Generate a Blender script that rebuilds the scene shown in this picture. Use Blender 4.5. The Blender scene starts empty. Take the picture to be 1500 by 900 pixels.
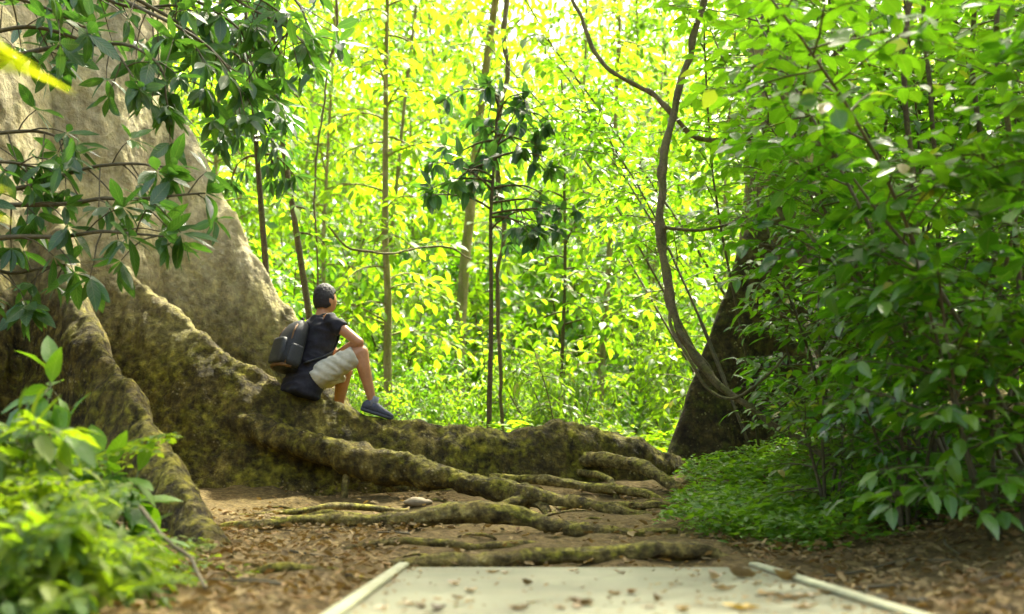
import bpy, bmesh, math, random
import numpy as np
from mathutils import Vector, Matrix, noise

# ------------------------------------------------------------------ camera / light
random.seed(7); rng = np.random.default_rng(7)
scene = bpy.context.scene
COL = scene.collection
F = 1500.0; HY = 715.0; CAMZ = 0.33          # focal length in photo pixels, horizon row, eye height
camd = bpy.data.cameras.new('camera'); cam = bpy.data.objects.new('camera', camd); COL.objects.link(cam)
cam.location = (0, 0, CAMZ); cam.rotation_euler = (math.radians(90), 0, 0)
camd.sensor_width = 36; camd.lens = 36.0 * F / 1500.0
camd.shift_y = (HY - 450.0) / 1500.0
camd.clip_start = 0.05; camd.clip_end = 2000
camd.dof.use_dof = True; camd.dof.focus_distance = 8.3; camd.dof.aperture_fstop = 1.6
scene.camera = cam

SUN_EL, SUN_AZ = 60.0, 30.0                   # azimuth from +Y towards +X
w = bpy.data.worlds.new('World'); scene.world = w; w.use_nodes = True
nt = w.node_tree; nt.nodes.clear()
sky = nt.nodes.new('ShaderNodeTexSky'); sky.sky_type = 'NISHITA'; sky.sun_disc = False
sky.sun_elevation = math.radians(SUN_EL); sky.sun_rotation = math.radians(SUN_AZ)
sky.air_density = 1.0; sky.dust_density = 10.0; sky.ozone_density = 0.0
bg = nt.nodes.new('ShaderNodeBackground'); bg.inputs['Strength'].default_value = 0.15
wo = nt.nodes.new('ShaderNodeOutputWorld')
nt.links.new(sky.outputs[0], bg.inputs[0]); nt.links.new(bg.outputs[0], wo.inputs[0])
sd = bpy.data.lights.new('sun', 'SUN'); sun = bpy.data.objects.new('sun', sd); COL.objects.link(sun)
sd.energy = 4.0; sd.angle = math.radians(2.0); sd.color = (1.0, 0.96, 0.76)
e, a = math.radians(SUN_EL), math.radians(SUN_AZ)
SUNV = Vector((math.cos(e) * math.sin(a), math.cos(e) * math.cos(a), math.sin(e)))
sun.rotation_euler = SUNV.to_track_quat('Z', 'Y').to_euler(); sun.location = (0, 0, 30)

scene.view_settings.view_transform = 'Standard'; scene.view_settings.look = 'None'
scene.view_settings.exposure = 2.35; scene.view_settings.gamma = 1.0
scene.view_settings.use_curve_mapping = False
scene.render.engine = 'CYCLES'
cy = scene.cycles
cy.use_denoising = True; cy.max_bounces = 8; cy.diffuse_bounces = 5; cy.glossy_bounces = 3
cy.transmission_bounces = 4; cy.use_adaptive_sampling = True; cy.adaptive_threshold = 0.02
cy.sample_clamp_indirect = 6.0; cy.caustics_reflective = False; cy.caustics_refractive = False

# ------------------------------------------------------------------ helpers
def PX(x, y, Y):                              # photo pixel at depth Y -> world point
    return np.array([(x - 750.0) * Y / F, Y, CAMZ - (y - HY) * Y / F])
def unit(v):
    v = np.asarray(v, float); return v / (np.linalg.norm(v) + 1e-9)
def sst(a, b, x):
    t = np.clip((x - a) / (b - a), 0, 1); return t * t * (3 - 2 * t)

class MB:                                     # collects verts and faces for ONE mesh
    def __init__(s): s.v = []; s.f = []; s.n = 0
    def add(s, v, f):
        v = np.asarray(v, float); s.v.append(v); s.f += [tuple(i + s.n for i in q) for q in f]; s.n += len(v); return s
    def tube(s, pts, rad, sides=6, cap=True):
        pts = np.asarray(pts, float); n = len(pts)
        rad = np.broadcast_to(np.asarray(rad, float), (n,))
        t = np.gradient(pts, axis=0); t /= np.linalg.norm(t, axis=1)[:, None] + 1e-9
        ref = np.array([0, 0, 1.0]) if abs(t[0][2]) < .8 else np.array([1.0, 0, 0])
        u = unit(np.cross(t[0], ref)); vs = []
        ang = np.arange(sides) * 2 * np.pi / sides
        for i in range(n):
            u = unit(u - t[i] * np.dot(u, t[i])); w_ = np.cross(t[i], u)
            vs.append(pts[i] + rad[i] * (np.cos(ang)[:, None] * u + np.sin(ang)[:, None] * w_))
        fs = []
        for i in range(n - 1):
            for k in range(sides):
                k2 = (k + 1) % sides
                fs.append((i * sides + k, i * sides + k2, (i + 1) * sides + k2, (i + 1) * sides + k))
        if cap:
            fs.append(tuple(range(sides))[::-1]); fs.append(tuple((n - 1) * sides + k for k in range(sides)))
        return s.add(np.concatenate(vs), fs)
    def capsule(s, pts, rad, sides=10):       # tube with rounded ends
        pts = np.asarray(pts, float); n = len(pts); rad = np.broadcast_to(np.asarray(rad, float), (n,))
        d0 = unit(pts[0] - pts[1]); d1 = unit(pts[-1] - pts[-2]); P = []; R = []
        for q in (.98, .75, .4): P.append(pts[0] + d0 * rad[0] * q); R.append(rad[0] * math.sqrt(1 - q * q))
        P += list(pts); R += list(rad)
        for q in (.4, .75, .98): P.append(pts[-1] + d1 * rad[-1] * q); R.append(rad[-1] * math.sqrt(1 - q * q))
        return s.tube(P, R, sides)
    def ellipsoid(s, c, ax, nu=16, nv=10, fn=None):   # ax: 3 axis vectors incl. length
        vs = [np.asarray(c) + np.asarray(ax[2])]; c = np.asarray(c, float); ax = np.asarray(ax, float)
        L = []
        for j in range(1, nv):
            ph = math.pi * j / nv
            for i in range(nu):
                th = 2 * math.pi * i / nu
                d = np.array([math.sin(ph) * math.cos(th), math.sin(ph) * math.sin(th), math.cos(ph)])
                L.append(c + (d * (fn(d) if fn else 1)) @ ax)
        vs = [c + np.array([0, 0, 1.0]) * (fn(np.array([0, 0, 1.])) if fn else 1) @ ax] + L + [c + np.array([0, 0, -1.0]) * (fn(np.array([0, 0, -1.])) if fn else 1) @ ax]
        fs = []
        for i in range(nu):
            fs.append((0, 1 + i, 1 + (i + 1) % nu)); k = 1 + (nv - 2) * nu
            fs.append((len(vs) - 1, k + (i + 1) % nu, k + i))
        for j in range(nv - 2):
            for i in range(nu):
                a_ = 1 + j * nu + i; b_ = 1 + j * nu + (i + 1) % nu
                fs.append((a_, a_ + nu, b_ + nu, b_))
        return s.add(vs, fs)
    def loft(s, secs, nu=20):                 # secs: (centre, U, V, a, b, exponent)
        vs = []
        for c, U, V, A, B, p in secs:
            for k in range(nu):
                th = 2 * math.pi * k / nu; c_, s_ = math.cos(th), math.sin(th)
                vs.append(np.asarray(c) + np.asarray(U) * A * math.copysign(abs(c_) ** (2 / p), c_) + np.asarray(V) * B * math.copysign(abs(s_) ** (2 / p), s_))
        fs = []
        for i in range(len(secs) - 1):
            for k in range(nu):
                k2 = (k + 1) % nu
                fs.append((i * nu + k, i * nu + k2, (i + 1) * nu + k2, (i + 1) * nu + k))
        fs.append(tuple(range(nu))[::-1]); fs.append(tuple((len(secs) - 1) * nu + k for k in range(nu)))
        return s.add(vs, fs)
    def box(s, lo, hi, ch=0.0):
        lo = np.asarray(lo, float); hi = np.asarray(hi, float)
        c = [(x, y, z) for z in (lo[2], hi[2] - ch) for y in (lo[1], hi[1]) for x in (lo[0], hi[0])]
        c += [(x, y, hi[2]) for y in (lo[1] + ch, hi[1] - ch) for x in (lo[0] + ch, hi[0] - ch)]
        f = [(0, 2, 3, 1), (0, 1, 5, 4), (1, 3, 7, 5), (3, 2, 6, 7), (2, 0, 4, 6)]
        f += [(4, 5, 9, 8), (5, 7, 11, 9), (7, 6, 10, 11), (6, 4, 8, 10), (8, 9, 11, 10)]
        return s.add(c, f)
    def mesh(s, name, off=(0, 0, 0), smooth=True):
        m = bpy.data.meshes.new(name)
        v = np.concatenate(s.v) - np.asarray(off, float) if s.v else np.zeros((0, 3))
        m.from_pydata(v.tolist(), [], s.f); m.update()
        if smooth: m.polygons.foreach_set('use_smooth', [True] * len(m.polygons))
        return m

def link(name, mesh, mat=None, parent=None, loc=None):
    o = bpy.data.objects.new(name, mesh); COL.objects.link(o)
    if mat is not None and mesh is not None and not mesh.materials: mesh.materials.append(mat)
    if parent is not None: o.parent = parent
    if loc is not None: o.location = loc
    return o
def tag(o, label=None, cat=None, group=None, kind=None):
    if label: o['label'] = label
    if cat: o['category'] = cat
    if group: o['group'] = group
    if kind: o['kind'] = kind
    return o
def empty(name, loc, label, cat, group=None):
    o = bpy.data.objects.new(name, None); COL.objects.link(o); o.location = tuple(loc)
    o.empty_display_size = .1
    return tag(o, label, cat, group)
KIDS = {}
def part(name, mb, mat, parent, smooth=True, label=None):   # mb in world coordinates, parent unrotated
    off = parent_base(parent)
    me = mb.mesh(name, off, smooth) if isinstance(mb, MB) else mb
    o = link(name, me, mat, parent); KIDS.setdefault(parent.name, []).append(o)
    if label: o['label'] = label
    return o
def parent_base(p):
    b = np.zeros(3)
    while p is not None: b += np.array(p.location); p = p.parent
    return b
def copy_thing(o, parent=None):
    c = o.copy(); COL.objects.link(c); c.parent = parent
    for k in list(KIDS.get(o.name, [])): copy_thing(k, c)
    return c
def remesh(mb, voxel, smooth_it=5, factor=.5):
    me = mb.mesh('tmp'); o = bpy.data.objects.new('tmp', me); COL.objects.link(o)
    r = o.modifiers.new('r', 'REMESH'); r.mode = 'VOXEL'; r.voxel_size = voxel; r.use_smooth_shade = True
    if smooth_it:
        s_ = o.modifiers.new('s', 'SMOOTH'); s_.factor = factor; s_.iterations = smooth_it
    dg = bpy.context.evaluated_depsgraph_get(); dg.update()
    out = bpy.data.meshes.new_from_object(o.evaluated_get(dg)); bpy.data.objects.remove(o); bpy.data.meshes.remove(me)
    out.materials.clear(); out.polygons.foreach_set('use_smooth', [True] * len(out.polygons))
    return out
def get_co(me):
    a_ = np.empty(len(me.vertices) * 3); me.vertices.foreach_get('co', a_); return a_.reshape(-1, 3)
def set_co(me, co): me.vertices.foreach_set('co', np.ascontiguousarray(co).ravel()); me.update()
def get_no(me):
    a_ = np.empty(len(me.vertices) * 3); me.vertices.foreach_get('normal', a_); return a_.reshape(-1, 3)
def catmull(pts, n=6):
    pts = np.asarray(pts, float); P = np.vstack([2 * pts[0] - pts[1], pts, 2 * pts[-1] - pts[-2]]); out = []
    for i in range(1, len(P) - 2):
        for t in np.linspace(0, 1, n, endpoint=False):
            p0, p1, p2, p3 = P[i - 1], P[i], P[i + 1], P[i + 2]
            out.append(.5 * (2 * p1 + (p2 - p0) * t + (2 * p0 - 5 * p1 + 4 * p2 - p3) * t * t + (3 * p1 - p0 - 3 * p2 + p3) * t ** 3))
    out.append(pts[-1]); return np.array(out)
def wob(p, s, sc):                            # smooth wobble of points
    p = np.asarray(p, float)
    return p + s * np.array([list(noise.noise_vector(Vector(q * sc))) for q in p])

# ------------------------------------------------------------------ materials
def newmat(name):
    m = bpy.data.materials.new(name); m.use_nodes = True; n = m.node_tree; n.nodes.clear()
    return m, n, n.nodes.new('ShaderNodeOutputMaterial')
def N(n, t, **kw):
    x = n.nodes.new(t)
    for k, v in kw.items():
        if k in x.inputs: x.inputs[k].default_value = v
        else: setattr(x, k, v)
    return x
def ramp(n, fac, stops):
    r = n.nodes.new('ShaderNodeValToRGB'); el = r.color_ramp.elements
    while len(el) < len(stops): el.new(.5)
    for x, (p, c) in zip(el, stops): x.position = p; x.color = (*c, 1)
    n.links.new(fac, r.inputs[0]); return r.outputs[0]
def mixc(n, fac, A, B, mode='MIX'):
    m = n.nodes.new('ShaderNodeMix'); m.data_type = 'RGBA'; m.blend_type = mode
    for sock, v in ((m.inputs[0], fac), (m.inputs[6], A), (m.inputs[7], B)):
        if isinstance(v, (int, float)): sock.default_value = v
        elif isinstance(v, tuple): sock.default_value = (*v, 1)
        else: n.links.new(v, sock)
    return m.outputs[2]
def math_(n, op, a_, b_=None, clamp=False):
    m = n.nodes.new('ShaderNodeMath'); m.operation = op; m.use_clamp = clamp
    for s_, v in zip(m.inputs, (a_, b_)):
        if v is None: continue
        if isinstance(v, (int, float)): s_.default_value = v
        else: n.links.new(v, s_)
    return m.outputs[0]
def leafmat(name, cols, trans, rough=.38, spec=.5, tf=.42, vein=.25, dead=0.0):
    m, n, out = newmat(name)
    geo = n.nodes.new('ShaderNodeNewGeometry'); oi = n.nodes.new('ShaderNodeObjectInfo')
    r = math_(n, 'FRACT', math_(n, 'ADD', geo.outputs['Random Per Island'], oi.outputs['Random']))
    k = len(cols)
    c = ramp(n, r, [((i + .5) / k, cc) for i, cc in enumerate(cols)])
    tc = n.nodes.new('ShaderNodeTexCoord')
    sx = n.nodes.new('ShaderNodeSeparateXYZ'); n.links.new(tc.outputs['UV'], sx.inputs[0])
    mid = math_(n, 'ABSOLUTE', math_(n, 'SUBTRACT', sx.outputs[0], .5))
    wv = math_(n, 'SINE', math_(n, 'MULTIPLY', math_(n, 'SUBTRACT', sx.outputs[1], math_(n, 'MULTIPLY', mid, .5)), 55.0))
    midm = math_(n, 'SUBTRACT', 1.0, math_(n, 'MULTIPLY', mid, 22.0), True)
    vm = math_(n, 'MULTIPLY', math_(n, 'MAXIMUM', midm, math_(n, 'MULTIPLY', math_(n, 'POWER', math_(n, 'MAXIMUM', wv, 0.0), 6.0), .45)), vein)
    c2 = mixc(n, vm, c, (.42, .5, .16))
    nz = N(n, 'ShaderNodeTexNoise', Scale=9.0, Detail=3.0)
    n.links.new(tc.outputs['UV'], nz.inputs['Vector'])
    c3 = mixc(n, .5, c2, mixc(n, 1.0, c2, ramp(n, nz.outputs[0], [(.3, (.55, .55, .5)), (.7, (1.25, 1.2, 1.1))]), 'MULTIPLY'))
    if dead > 0:
        hit = math_(n, 'GREATER_THAN', math_(n, 'FRACT', math_(n, 'MULTIPLY', r, 17.3)), 1 - dead)
        c3 = mixc(n, hit, c3, (.33, .26, .05))
    p = N(n, 'ShaderNodeBsdfPrincipled'); p.inputs['Roughness'].default_value = rough
    p.inputs['Specular IOR Level'].default_value = spec
    n.links.new(c3, p.inputs['Base Color'])
    tr = n.nodes.new('ShaderNodeBsdfTranslucent')
    n.links.new(mixc(n, 1.0, mixc(n, .35, c3, (.5, .5, .5)), trans, 'MULTIPLY') if False else mixc(n, .3, trans, mixc(n, 1.0, c3, (2.6, 2.4, 1.2), 'MULTIPLY')), tr.inputs[0])
    mx = N(n, 'ShaderNodeMixShader'); mx.inputs[0].default_value = tf
    n.links.new(p.outputs[0], mx.inputs[1]); n.links.new(tr.outputs[0], mx.inputs[2]); n.links.new(mx.outputs[0], out.inputs[0])
    bp = N(n, 'ShaderNodeBump', Strength=.25, Distance=.004); n.links.new(math_(n, 'ADD', wv, math_(n, 'MULTIPLY', midm, -2.0)), bp.inputs['Height']); n.links.new(bp.outputs[0], p.inputs['Normal'])
    return m
def barkmat(name, cols, moss=(.13, .14, .025), moss_amt=.5, scale=1.0, light=None, streak=6.0, bump=.6, up_moss=.6, fine=0.0):
    m, n, out = newmat(name)
    tc = n.nodes.new('ShaderNodeTexCoord'); geo = n.nodes.new('ShaderNodeNewGeometry')
    mp = n.nodes.new('ShaderNodeMapping'); mp.inputs['Scale'].default_value = (streak * scale, streak * scale, 1.2 * scale)
    n.links.new(tc.outputs['Object'], mp.inputs[0])
    n1 = N(n, 'ShaderNodeTexNoise', Scale=1.6, Detail=8.0, Roughness=.65); n.links.new(mp.outputs[0], n1.inputs['Vector'])
    n2 = N(n, 'ShaderNodeTexNoise', Scale=2.3 * scale, Detail=6.0, Roughness=.6); n.links.new(tc.outputs['Object'], n2.inputs['Vector'])
    n3 = N(n, 'ShaderNodeTexNoise', Scale=17 * scale, Detail=6.0, Roughness=.7); n.links.new(tc.outputs['Object'], n3.inputs['Vector'])
    f = math_(n, 'ADD', math_(n, 'MULTIPLY', n1.outputs[0], .5), math_(n, 'MULTIPLY', n3.outputs[0], .5))
    c = ramp(n, f, [(.38, cols[0]), (.5, cols[1]), (.62, cols[2])])
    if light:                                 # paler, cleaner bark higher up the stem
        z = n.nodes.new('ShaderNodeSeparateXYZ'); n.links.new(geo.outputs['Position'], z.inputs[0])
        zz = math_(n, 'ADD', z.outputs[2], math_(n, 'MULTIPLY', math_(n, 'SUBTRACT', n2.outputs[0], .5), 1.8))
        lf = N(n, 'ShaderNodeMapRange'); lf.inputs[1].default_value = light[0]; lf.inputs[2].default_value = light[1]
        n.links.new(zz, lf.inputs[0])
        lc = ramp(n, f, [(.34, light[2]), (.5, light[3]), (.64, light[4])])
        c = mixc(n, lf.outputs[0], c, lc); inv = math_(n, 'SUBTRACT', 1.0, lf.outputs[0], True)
    if fine:                                  # lichen speckle and dark flecks
        vo = N(n, 'ShaderNodeTexVoronoi', Scale=26.0); n.links.new(tc.outputs['Object'], vo.inputs['Vector'])
        n4 = N(n, 'ShaderNodeTexNoise', Scale=6.0, Detail=5.0); n.links.new(tc.outputs['Object'], n4.inputs['Vector'])
        lk = math_(n, 'MULTIPLY', math_(n, 'MULTIPLY', math_(n, 'SUBTRACT', .32, vo.outputs['Distance'], True), 4.0, True), math_(n, 'MULTIPLY', math_(n, 'SUBTRACT', n4.outputs[0], .47, True), 7.0, True))
        c = mixc(n, lk, c, (.36, .31, .15))
        dk = math_(n, 'MULTIPLY', math_(n, 'SUBTRACT', .44, n4.outputs[0], True), 6.0, True); c = mixc(n, math_(n, 'MULTIPLY', dk, .6), c, (.04, .03, .008))
    zn = n.nodes.new('ShaderNodeSeparateXYZ'); n.links.new(geo.outputs['Normal'], zn.inputs[0])
    mf = math_(n, 'ADD', n2.outputs[0], math_(n, 'ADD', math_(n, 'MULTIPLY', math_(n, 'SUBTRACT', n3.outputs[0], .5), .9), math_(n, 'MULTIPLY', zn.outputs[2], .22 * up_moss)))
    mr = N(n, 'ShaderNodeMapRange'); mr.inputs[1].default_value = .62 - .3 * moss_amt; mr.inputs[2].default_value = .78 - .3 * moss_amt
    n.links.new(mf, mr.inputs[0]); ma = math_(n, 'MULTIPLY', mr.outputs[0], .7)
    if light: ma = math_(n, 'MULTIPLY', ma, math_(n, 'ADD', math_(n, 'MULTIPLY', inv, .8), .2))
    mcol = mixc(n, n3.outputs[0], tuple(x * .5 for x in moss), tuple(x * 1.6 for x in moss))
    c = mixc(n, ma, c, mcol)
    if fine:                                  # coarse mottling of the old bark
        n5 = N(n, 'ShaderNodeTexNoise', Scale=13.0 * scale, Detail=6.0, Roughness=.6); n.links.new(tc.outputs['Object'], n5.inputs['Vector'])
        n6 = N(n, 'ShaderNodeTexNoise', Scale=2.0 * scale, Detail=3.0); n.links.new(tc.outputs['Object'], n6.inputs['Vector'])
        mt = mixc(n, 1.0, c, ramp(n, n5.outputs[0], [(.36, (.42, .40, .33)), (.49, (1.0, 1.0, .88)), (.62, (1.75, 1.75, 1.35))]), 'MULTIPLY')
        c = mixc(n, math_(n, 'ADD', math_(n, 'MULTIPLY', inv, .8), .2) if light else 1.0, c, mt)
        c = mixc(n, math_(n, 'MULTIPLY', math_(n, 'SUBTRACT', n6.outputs[0], .5, True), 2.2, True), c, mixc(n, 1.0, c, (1.5, 1.55, 1.1), 'MULTIPLY'))
    p = N(n, 'ShaderNodeBsdfPrincipled'); p.inputs['Roughness'].default_value = .8; p.inputs['Specular IOR Level'].default_value = .3
    n.links.new(c, p.inputs['Base Color'])
    h = math_(n, 'ADD', math_(n, 'MULTIPLY', n1.outputs[0], .7), math_(n, 'ADD', n3.outputs[0], math_(n, 'MULTIPLY', ma, .5)))
    bp = N(n, 'ShaderNodeBump', Strength=bump, Distance=(.055 if fine else .035) / scale ** .5); n.links.new(h, bp.inputs['Height']); n.links.new(bp.outputs[0], p.inputs['Normal'])
    n.links.new(p.outputs[0], out.inputs[0]); return m
def plainmat(name, c0, c1, rough=.8, scale=20, bump=.2, spec=.4, sss=0):
    m, n, out = newmat(name); tc = n.nodes.new('ShaderNodeTexCoord')
    nz = N(n, 'ShaderNodeTexNoise', Scale=scale, Detail=6.0, Roughness=.65); n.links.new(tc.outputs['Object'], nz.inputs['Vector'])
    p = N(n, 'ShaderNodeBsdfPrincipled'); p.inputs['Roughness'].default_value = rough; p.inputs['Specular IOR Level'].default_value = spec
    n.links.new(ramp(n, nz.outputs[0], [(.32, c0), (.68, c1)]), p.inputs['Base Color'])
    if sss: p.inputs['Subsurface Weight'].default_value = sss; p.inputs['Subsurface Radius'].default_value = (.02, .008, .004)
    bp = N(n, 'ShaderNodeBump', Strength=bump, Distance=.01); n.links.new(nz.outputs[0], bp.inputs['Height']); n.links.new(bp.outputs[0], p.inputs['Normal'])
    n.links.new(p.outputs[0], out.inputs[0]); return m

M = {}
M['leaf_bg'] = leafmat('leaf_yellow_green', [(.075, .16, .008), (.11, .19, .008), (.09, .18, .012), (.13, .22, .010)], (.37, .66, .012), rough=.42, spec=.22, tf=.58)
M['leaf_bg2'] = leafmat('leaf_fresh_green', [(.05, .14, .008), (.09, .17, .010), (.075, .16, .012)], (.28, .58, .012), rough=.42, spec=.25, tf=.55)
M['leaf_right'] = leafmat('leaf_shrub_green', [(.025, .10, .003), (.05, .165, .004), (.035, .125, .004), (.085, .21, .005), (.11, .22, .005)], (.26, .62, .008), rough=.28, spec=.85, tf=.42, dead=.015)
M['leaf_right2'] = leafmat('leaf_shrub_dark', [(.018, .085, .004), (.034, .13, .005), (.026, .105, .005)], (.20, .56, .008), rough=.26, spec=.85, tf=.36, dead=.01)
M['leaf_right3'] = leafmat('leaf_shrub_yellow', [(.05, .13, .006), (.08, .17, .008), (.11, .18, .01)], (.30, .56, .015), rough=.36, spec=.6, tf=.45, dead=.04)
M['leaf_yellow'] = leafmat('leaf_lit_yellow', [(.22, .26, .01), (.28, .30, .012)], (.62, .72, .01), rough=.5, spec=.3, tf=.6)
M['leaf_dark'] = leafmat('leaf_deep_green', [(.014, .06, .016), (.024, .085, .018), (.02, .07, .012)], (.10, .30, .03), rough=.34, spec=.6, tf=.28)
M['leaf_fern'] = leafmat('leaf_fern', [(.025, .085, .004), (.05, .14, .005), (.10, .18, .006), (.15, .20, .008)], (.33, .50, .010), rough=.5, tf=.48, vein=.1)
M['leaf_branch'] = leafmat('leaf_branch_green', [(.018, .075, .016), (.03, .10, .016), (.025, .085, .012), (.05, .13, .012)], (.14, .38, .03), rough=.3, spec=.7, tf=.34)
M['leaf_low'] = leafmat('leaf_ground_cover', [(.04, .14, .006), (.065, .18, .007), (.10, .21, .008)], (.30, .58, .012), rough=.45, tf=.4)
M['leaf_canopy'] = leafmat('leaf_canopy', [(.04, .09, .012), (.06, .12, .015)], (.25, .40, .03), rough=.4, tf=.4)
M['litter'] = leafmat('leaf_litter', [(.17, .115, .04), (.26, .19, .07), (.11, .075, .028), (.34, .26, .10), (.21, .125, .04)], (.22, .13, .04), rough=.7, spec=.3, tf=.15, vein=.15)
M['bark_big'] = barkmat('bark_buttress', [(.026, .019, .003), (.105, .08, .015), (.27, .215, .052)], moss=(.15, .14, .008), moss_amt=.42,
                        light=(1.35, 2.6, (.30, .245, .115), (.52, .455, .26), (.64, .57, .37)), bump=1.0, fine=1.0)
M['bark_root'] = barkmat('bark_root', [(.06, .044, .011), (.19, .148, .042), (.36, .295, .105)], moss=(.18, .175, .01), moss_amt=.38, scale=1.6, streak=2.0, bump=.9, fine=1.0)
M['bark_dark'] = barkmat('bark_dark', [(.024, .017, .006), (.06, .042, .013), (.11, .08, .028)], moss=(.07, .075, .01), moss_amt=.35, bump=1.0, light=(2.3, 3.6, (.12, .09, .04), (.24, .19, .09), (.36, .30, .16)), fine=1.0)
M['bark_pale'] = barkmat('bark_pale', [(.14, .12, .045), (.25, .21, .09), (.36, .31, .16)], moss=(.14, .17, .02), moss_amt=.5, scale=2.0)
M['bark_thin'] = barkmat('bark_thin', [(.05, .038, .018), (.095, .075, .035), (.16, .13, .065)], moss=(.10, .12, .02), moss_amt=.4, scale=3.0)
M['twig'] = plainmat('twig', (.05, .045, .018), (.12, .10, .04), .7, 30)
M['stem_green'] = plainmat('green_stem', (.06, .09, .02), (.12, .14, .03), .6, 20)
M['liana'] = barkmat('bark_liana', [(.06, .05, .02), (.13, .11, .045), (.22, .18, .08)], moss=(.12, .13, .02), moss_amt=.4, scale=4.0, streak=3)

# ------------------------------------------------------------------ the ground
def gz(x, y, fine=True):
    x = np.asarray(x, float); y = np.asarray(y, float)
    z = np.interp(y, [-300, 2, 4.3, 4.7, 6, 7.3, 8.5, 9.5, 12, 30, 400], [-.06, -.06, -.05, -.025, .075, .175, .38, .48, .52, .7, 3.0])
    bank = sst(1.2, 4.5, x) * .75 * sst(2.0, 4.2, y) * (1 - sst(10, 16, y) * .6)
    left = sst(-1.0, -4.0, x) * .25 * sst(2.0, 3.5, y) * (1 - sst(4.5, 6.5, y) * .5)
    z = z + bank + left
    if fine: z = z + .018 * np.sin(x * 3.1 + y * 1.7) * np.sin(y * 2.3 - x) + .012 * np.sin(x * 7.3 + 1) * np.sin(y * 6.1)
    return z
def axis_(lo, hi, step, far, n):
    a_ = np.arange(lo, hi + 1e-6, step); g = np.geomspace(step, far, n)
    return np.concatenate([lo - g[::-1], a_, hi + g])
xs = axis_(-6, 6, .06, 400, 26); ys = axis_(1, 12, .06, 420, 26)
XX, YY = np.meshgrid(xs, ys); ZZ = gz(XX, YY)
near = (np.abs(XX) < 6.5) & (YY > .5) & (YY < 12.5)
vv = np.stack([XX, YY, ZZ], -1).reshape(-1, 3)
nr = near.ravel()
vv[nr, 2] += np.array([.035 * noise.fractal(Vector((p[0] * 3, p[1] * 3, 0)), 1.0, 2.0, 4) for p in vv[nr]])
ndk = (vv[:, 0] > -.7) & (vv[:, 0] < 1.3) & (vv[:, 1] < 4.42); vv[ndk, 2] = np.minimum(vv[ndk, 2], -.05)
nx = len(xs); ny = len(ys)
I = (np.arange(ny - 1)[:, None] * nx + np.arange(nx - 1)[None]).ravel()
g = MB(); g.add(vv, np.stack([I, I + 1, I + nx + 1, I + nx], 1).tolist())
m, n, out = newmat('forest_soil')
tc = n.nodes.new('ShaderNodeTexCoord')
a1 = N(n, 'ShaderNodeTexNoise', Scale=1.1, Detail=6.0); a2 = N(n, 'ShaderNodeTexNoise', Scale=22.0, Detail=8.0, Roughness=.7)
v1 = N(n, 'ShaderNodeTexVoronoi', Scale=30.0)
for q in (a1, a2, v1): n.links.new(tc.outputs['Object'], q.inputs['Vector'])
c = mixc(n, a1.outputs[0], ramp(n, a2.outputs[0], [(.3, (.034, .023, .006)), (.52, (.10, .068, .020)), (.72, (.21, .155, .05))]), ramp(n, a2.outputs[0], [(.3, (.045, .031, .008)), (.52, (.14, .10, .028)), (.72, (.27, .205, .07))]))
c = mixc(n, math_(n, 'MULTIPLY', math_(n, 'SUBTRACT', .35, v1.outputs['Distance'], True), .8), c, (.20, .15, .07))
p = N(n, 'ShaderNodeBsdfPrincipled'); p.inputs['Roughness'].default_value = .9; p.inputs['Specular IOR Level'].default_value = .25
n.links.new(c, p.inputs['Base Color'])
bp = N(n, 'ShaderNodeBump', Strength=.8, Distance=.03); n.links.new(math_(n, 'ADD', a2.outputs[0], math_(n, 'MULTIPLY', v1.outputs['Distance'], -.5)), bp.inputs['Height']); n.links.new(bp.outputs[0], p.inputs['Normal']); n.links.new(p.outputs[0], out.inputs[0])
M['soil'] = m
ground = link('ground', g.mesh('ground'), M['soil']); tag(ground, 'brown trodden forest soil rising under the roots', 'ground', kind='structure')

# ------------------------------------------------------------------ boardwalk
def deckmat():
    m, n, out = newmat('deck_board'); tc = n.nodes.new('ShaderNodeTexCoord')
    a1 = N(n, 'ShaderNodeTexNoise', Scale=2.2, Detail=7.0, Roughness=.6); a2 = N(n, 'ShaderNodeTexNoise', Scale=60.0, Detail=4.0)
    mp = n.nodes.new('ShaderNodeMapping'); mp.inputs['Scale'].default_value = (1.2, 9, 1); n.links.new(tc.outputs['Object'], mp.inputs[0])
    a3 = N(n, 'ShaderNodeTexNoise', Scale=2.0, Detail=6.0, Roughness=.7); n.links.new(mp.outputs[0], a3.inputs['Vector'])
    for q in (a1, a2): n.links.new(tc.outputs['Object'], q.inputs['Vector'])
    c = ramp(n, a1.outputs[0], [(.3, (.105, .112, .058)), (.6, (.168, .178, .098))])
    c = mixc(n, math_(n, 'MULTIPLY', math_(n, 'SUBTRACT', a3.outputs[0], .50, True), 4.0, True), c, (.15, .12, .055))
    c = mixc(n, .35, c, mixc(n, 1.0, c, ramp(n, a2.outputs[0], [(.3, (.6, .6, .55)), (.7, (1.2, 1.2, 1.2))]), 'MULTIPLY'))
    p = N(n, 'ShaderNodeBsdfPrincipled'); p.inputs['Roughness'].default_value = .62; n.links.new(c, p.inputs['Base Color'])
    bp = N(n, 'ShaderNodeBump', Strength=.3, Distance=.004); n.links.new(math_(n, 'ADD', a2.outputs[0], a3.outputs[0]), bp.inputs['Height']); n.links.new(bp.outputs[0], p.inputs['Normal'])
    n.links.new(p.outputs[0], out.inputs[0]); return m
M['deck'] = deckmat()
M['strip'] = plainmat('weathered_strip', (.22, .23, .125), (.34, .35, .205), .6, 14)
bw = bpy.data.objects.new('boardwalk', None); COL.objects.link(bw); bw.location = (.3, 2, 0)
tag(bw, 'pale grey boardwalk deck strewn with dead leaves', 'boardwalk', kind='structure')
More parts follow.
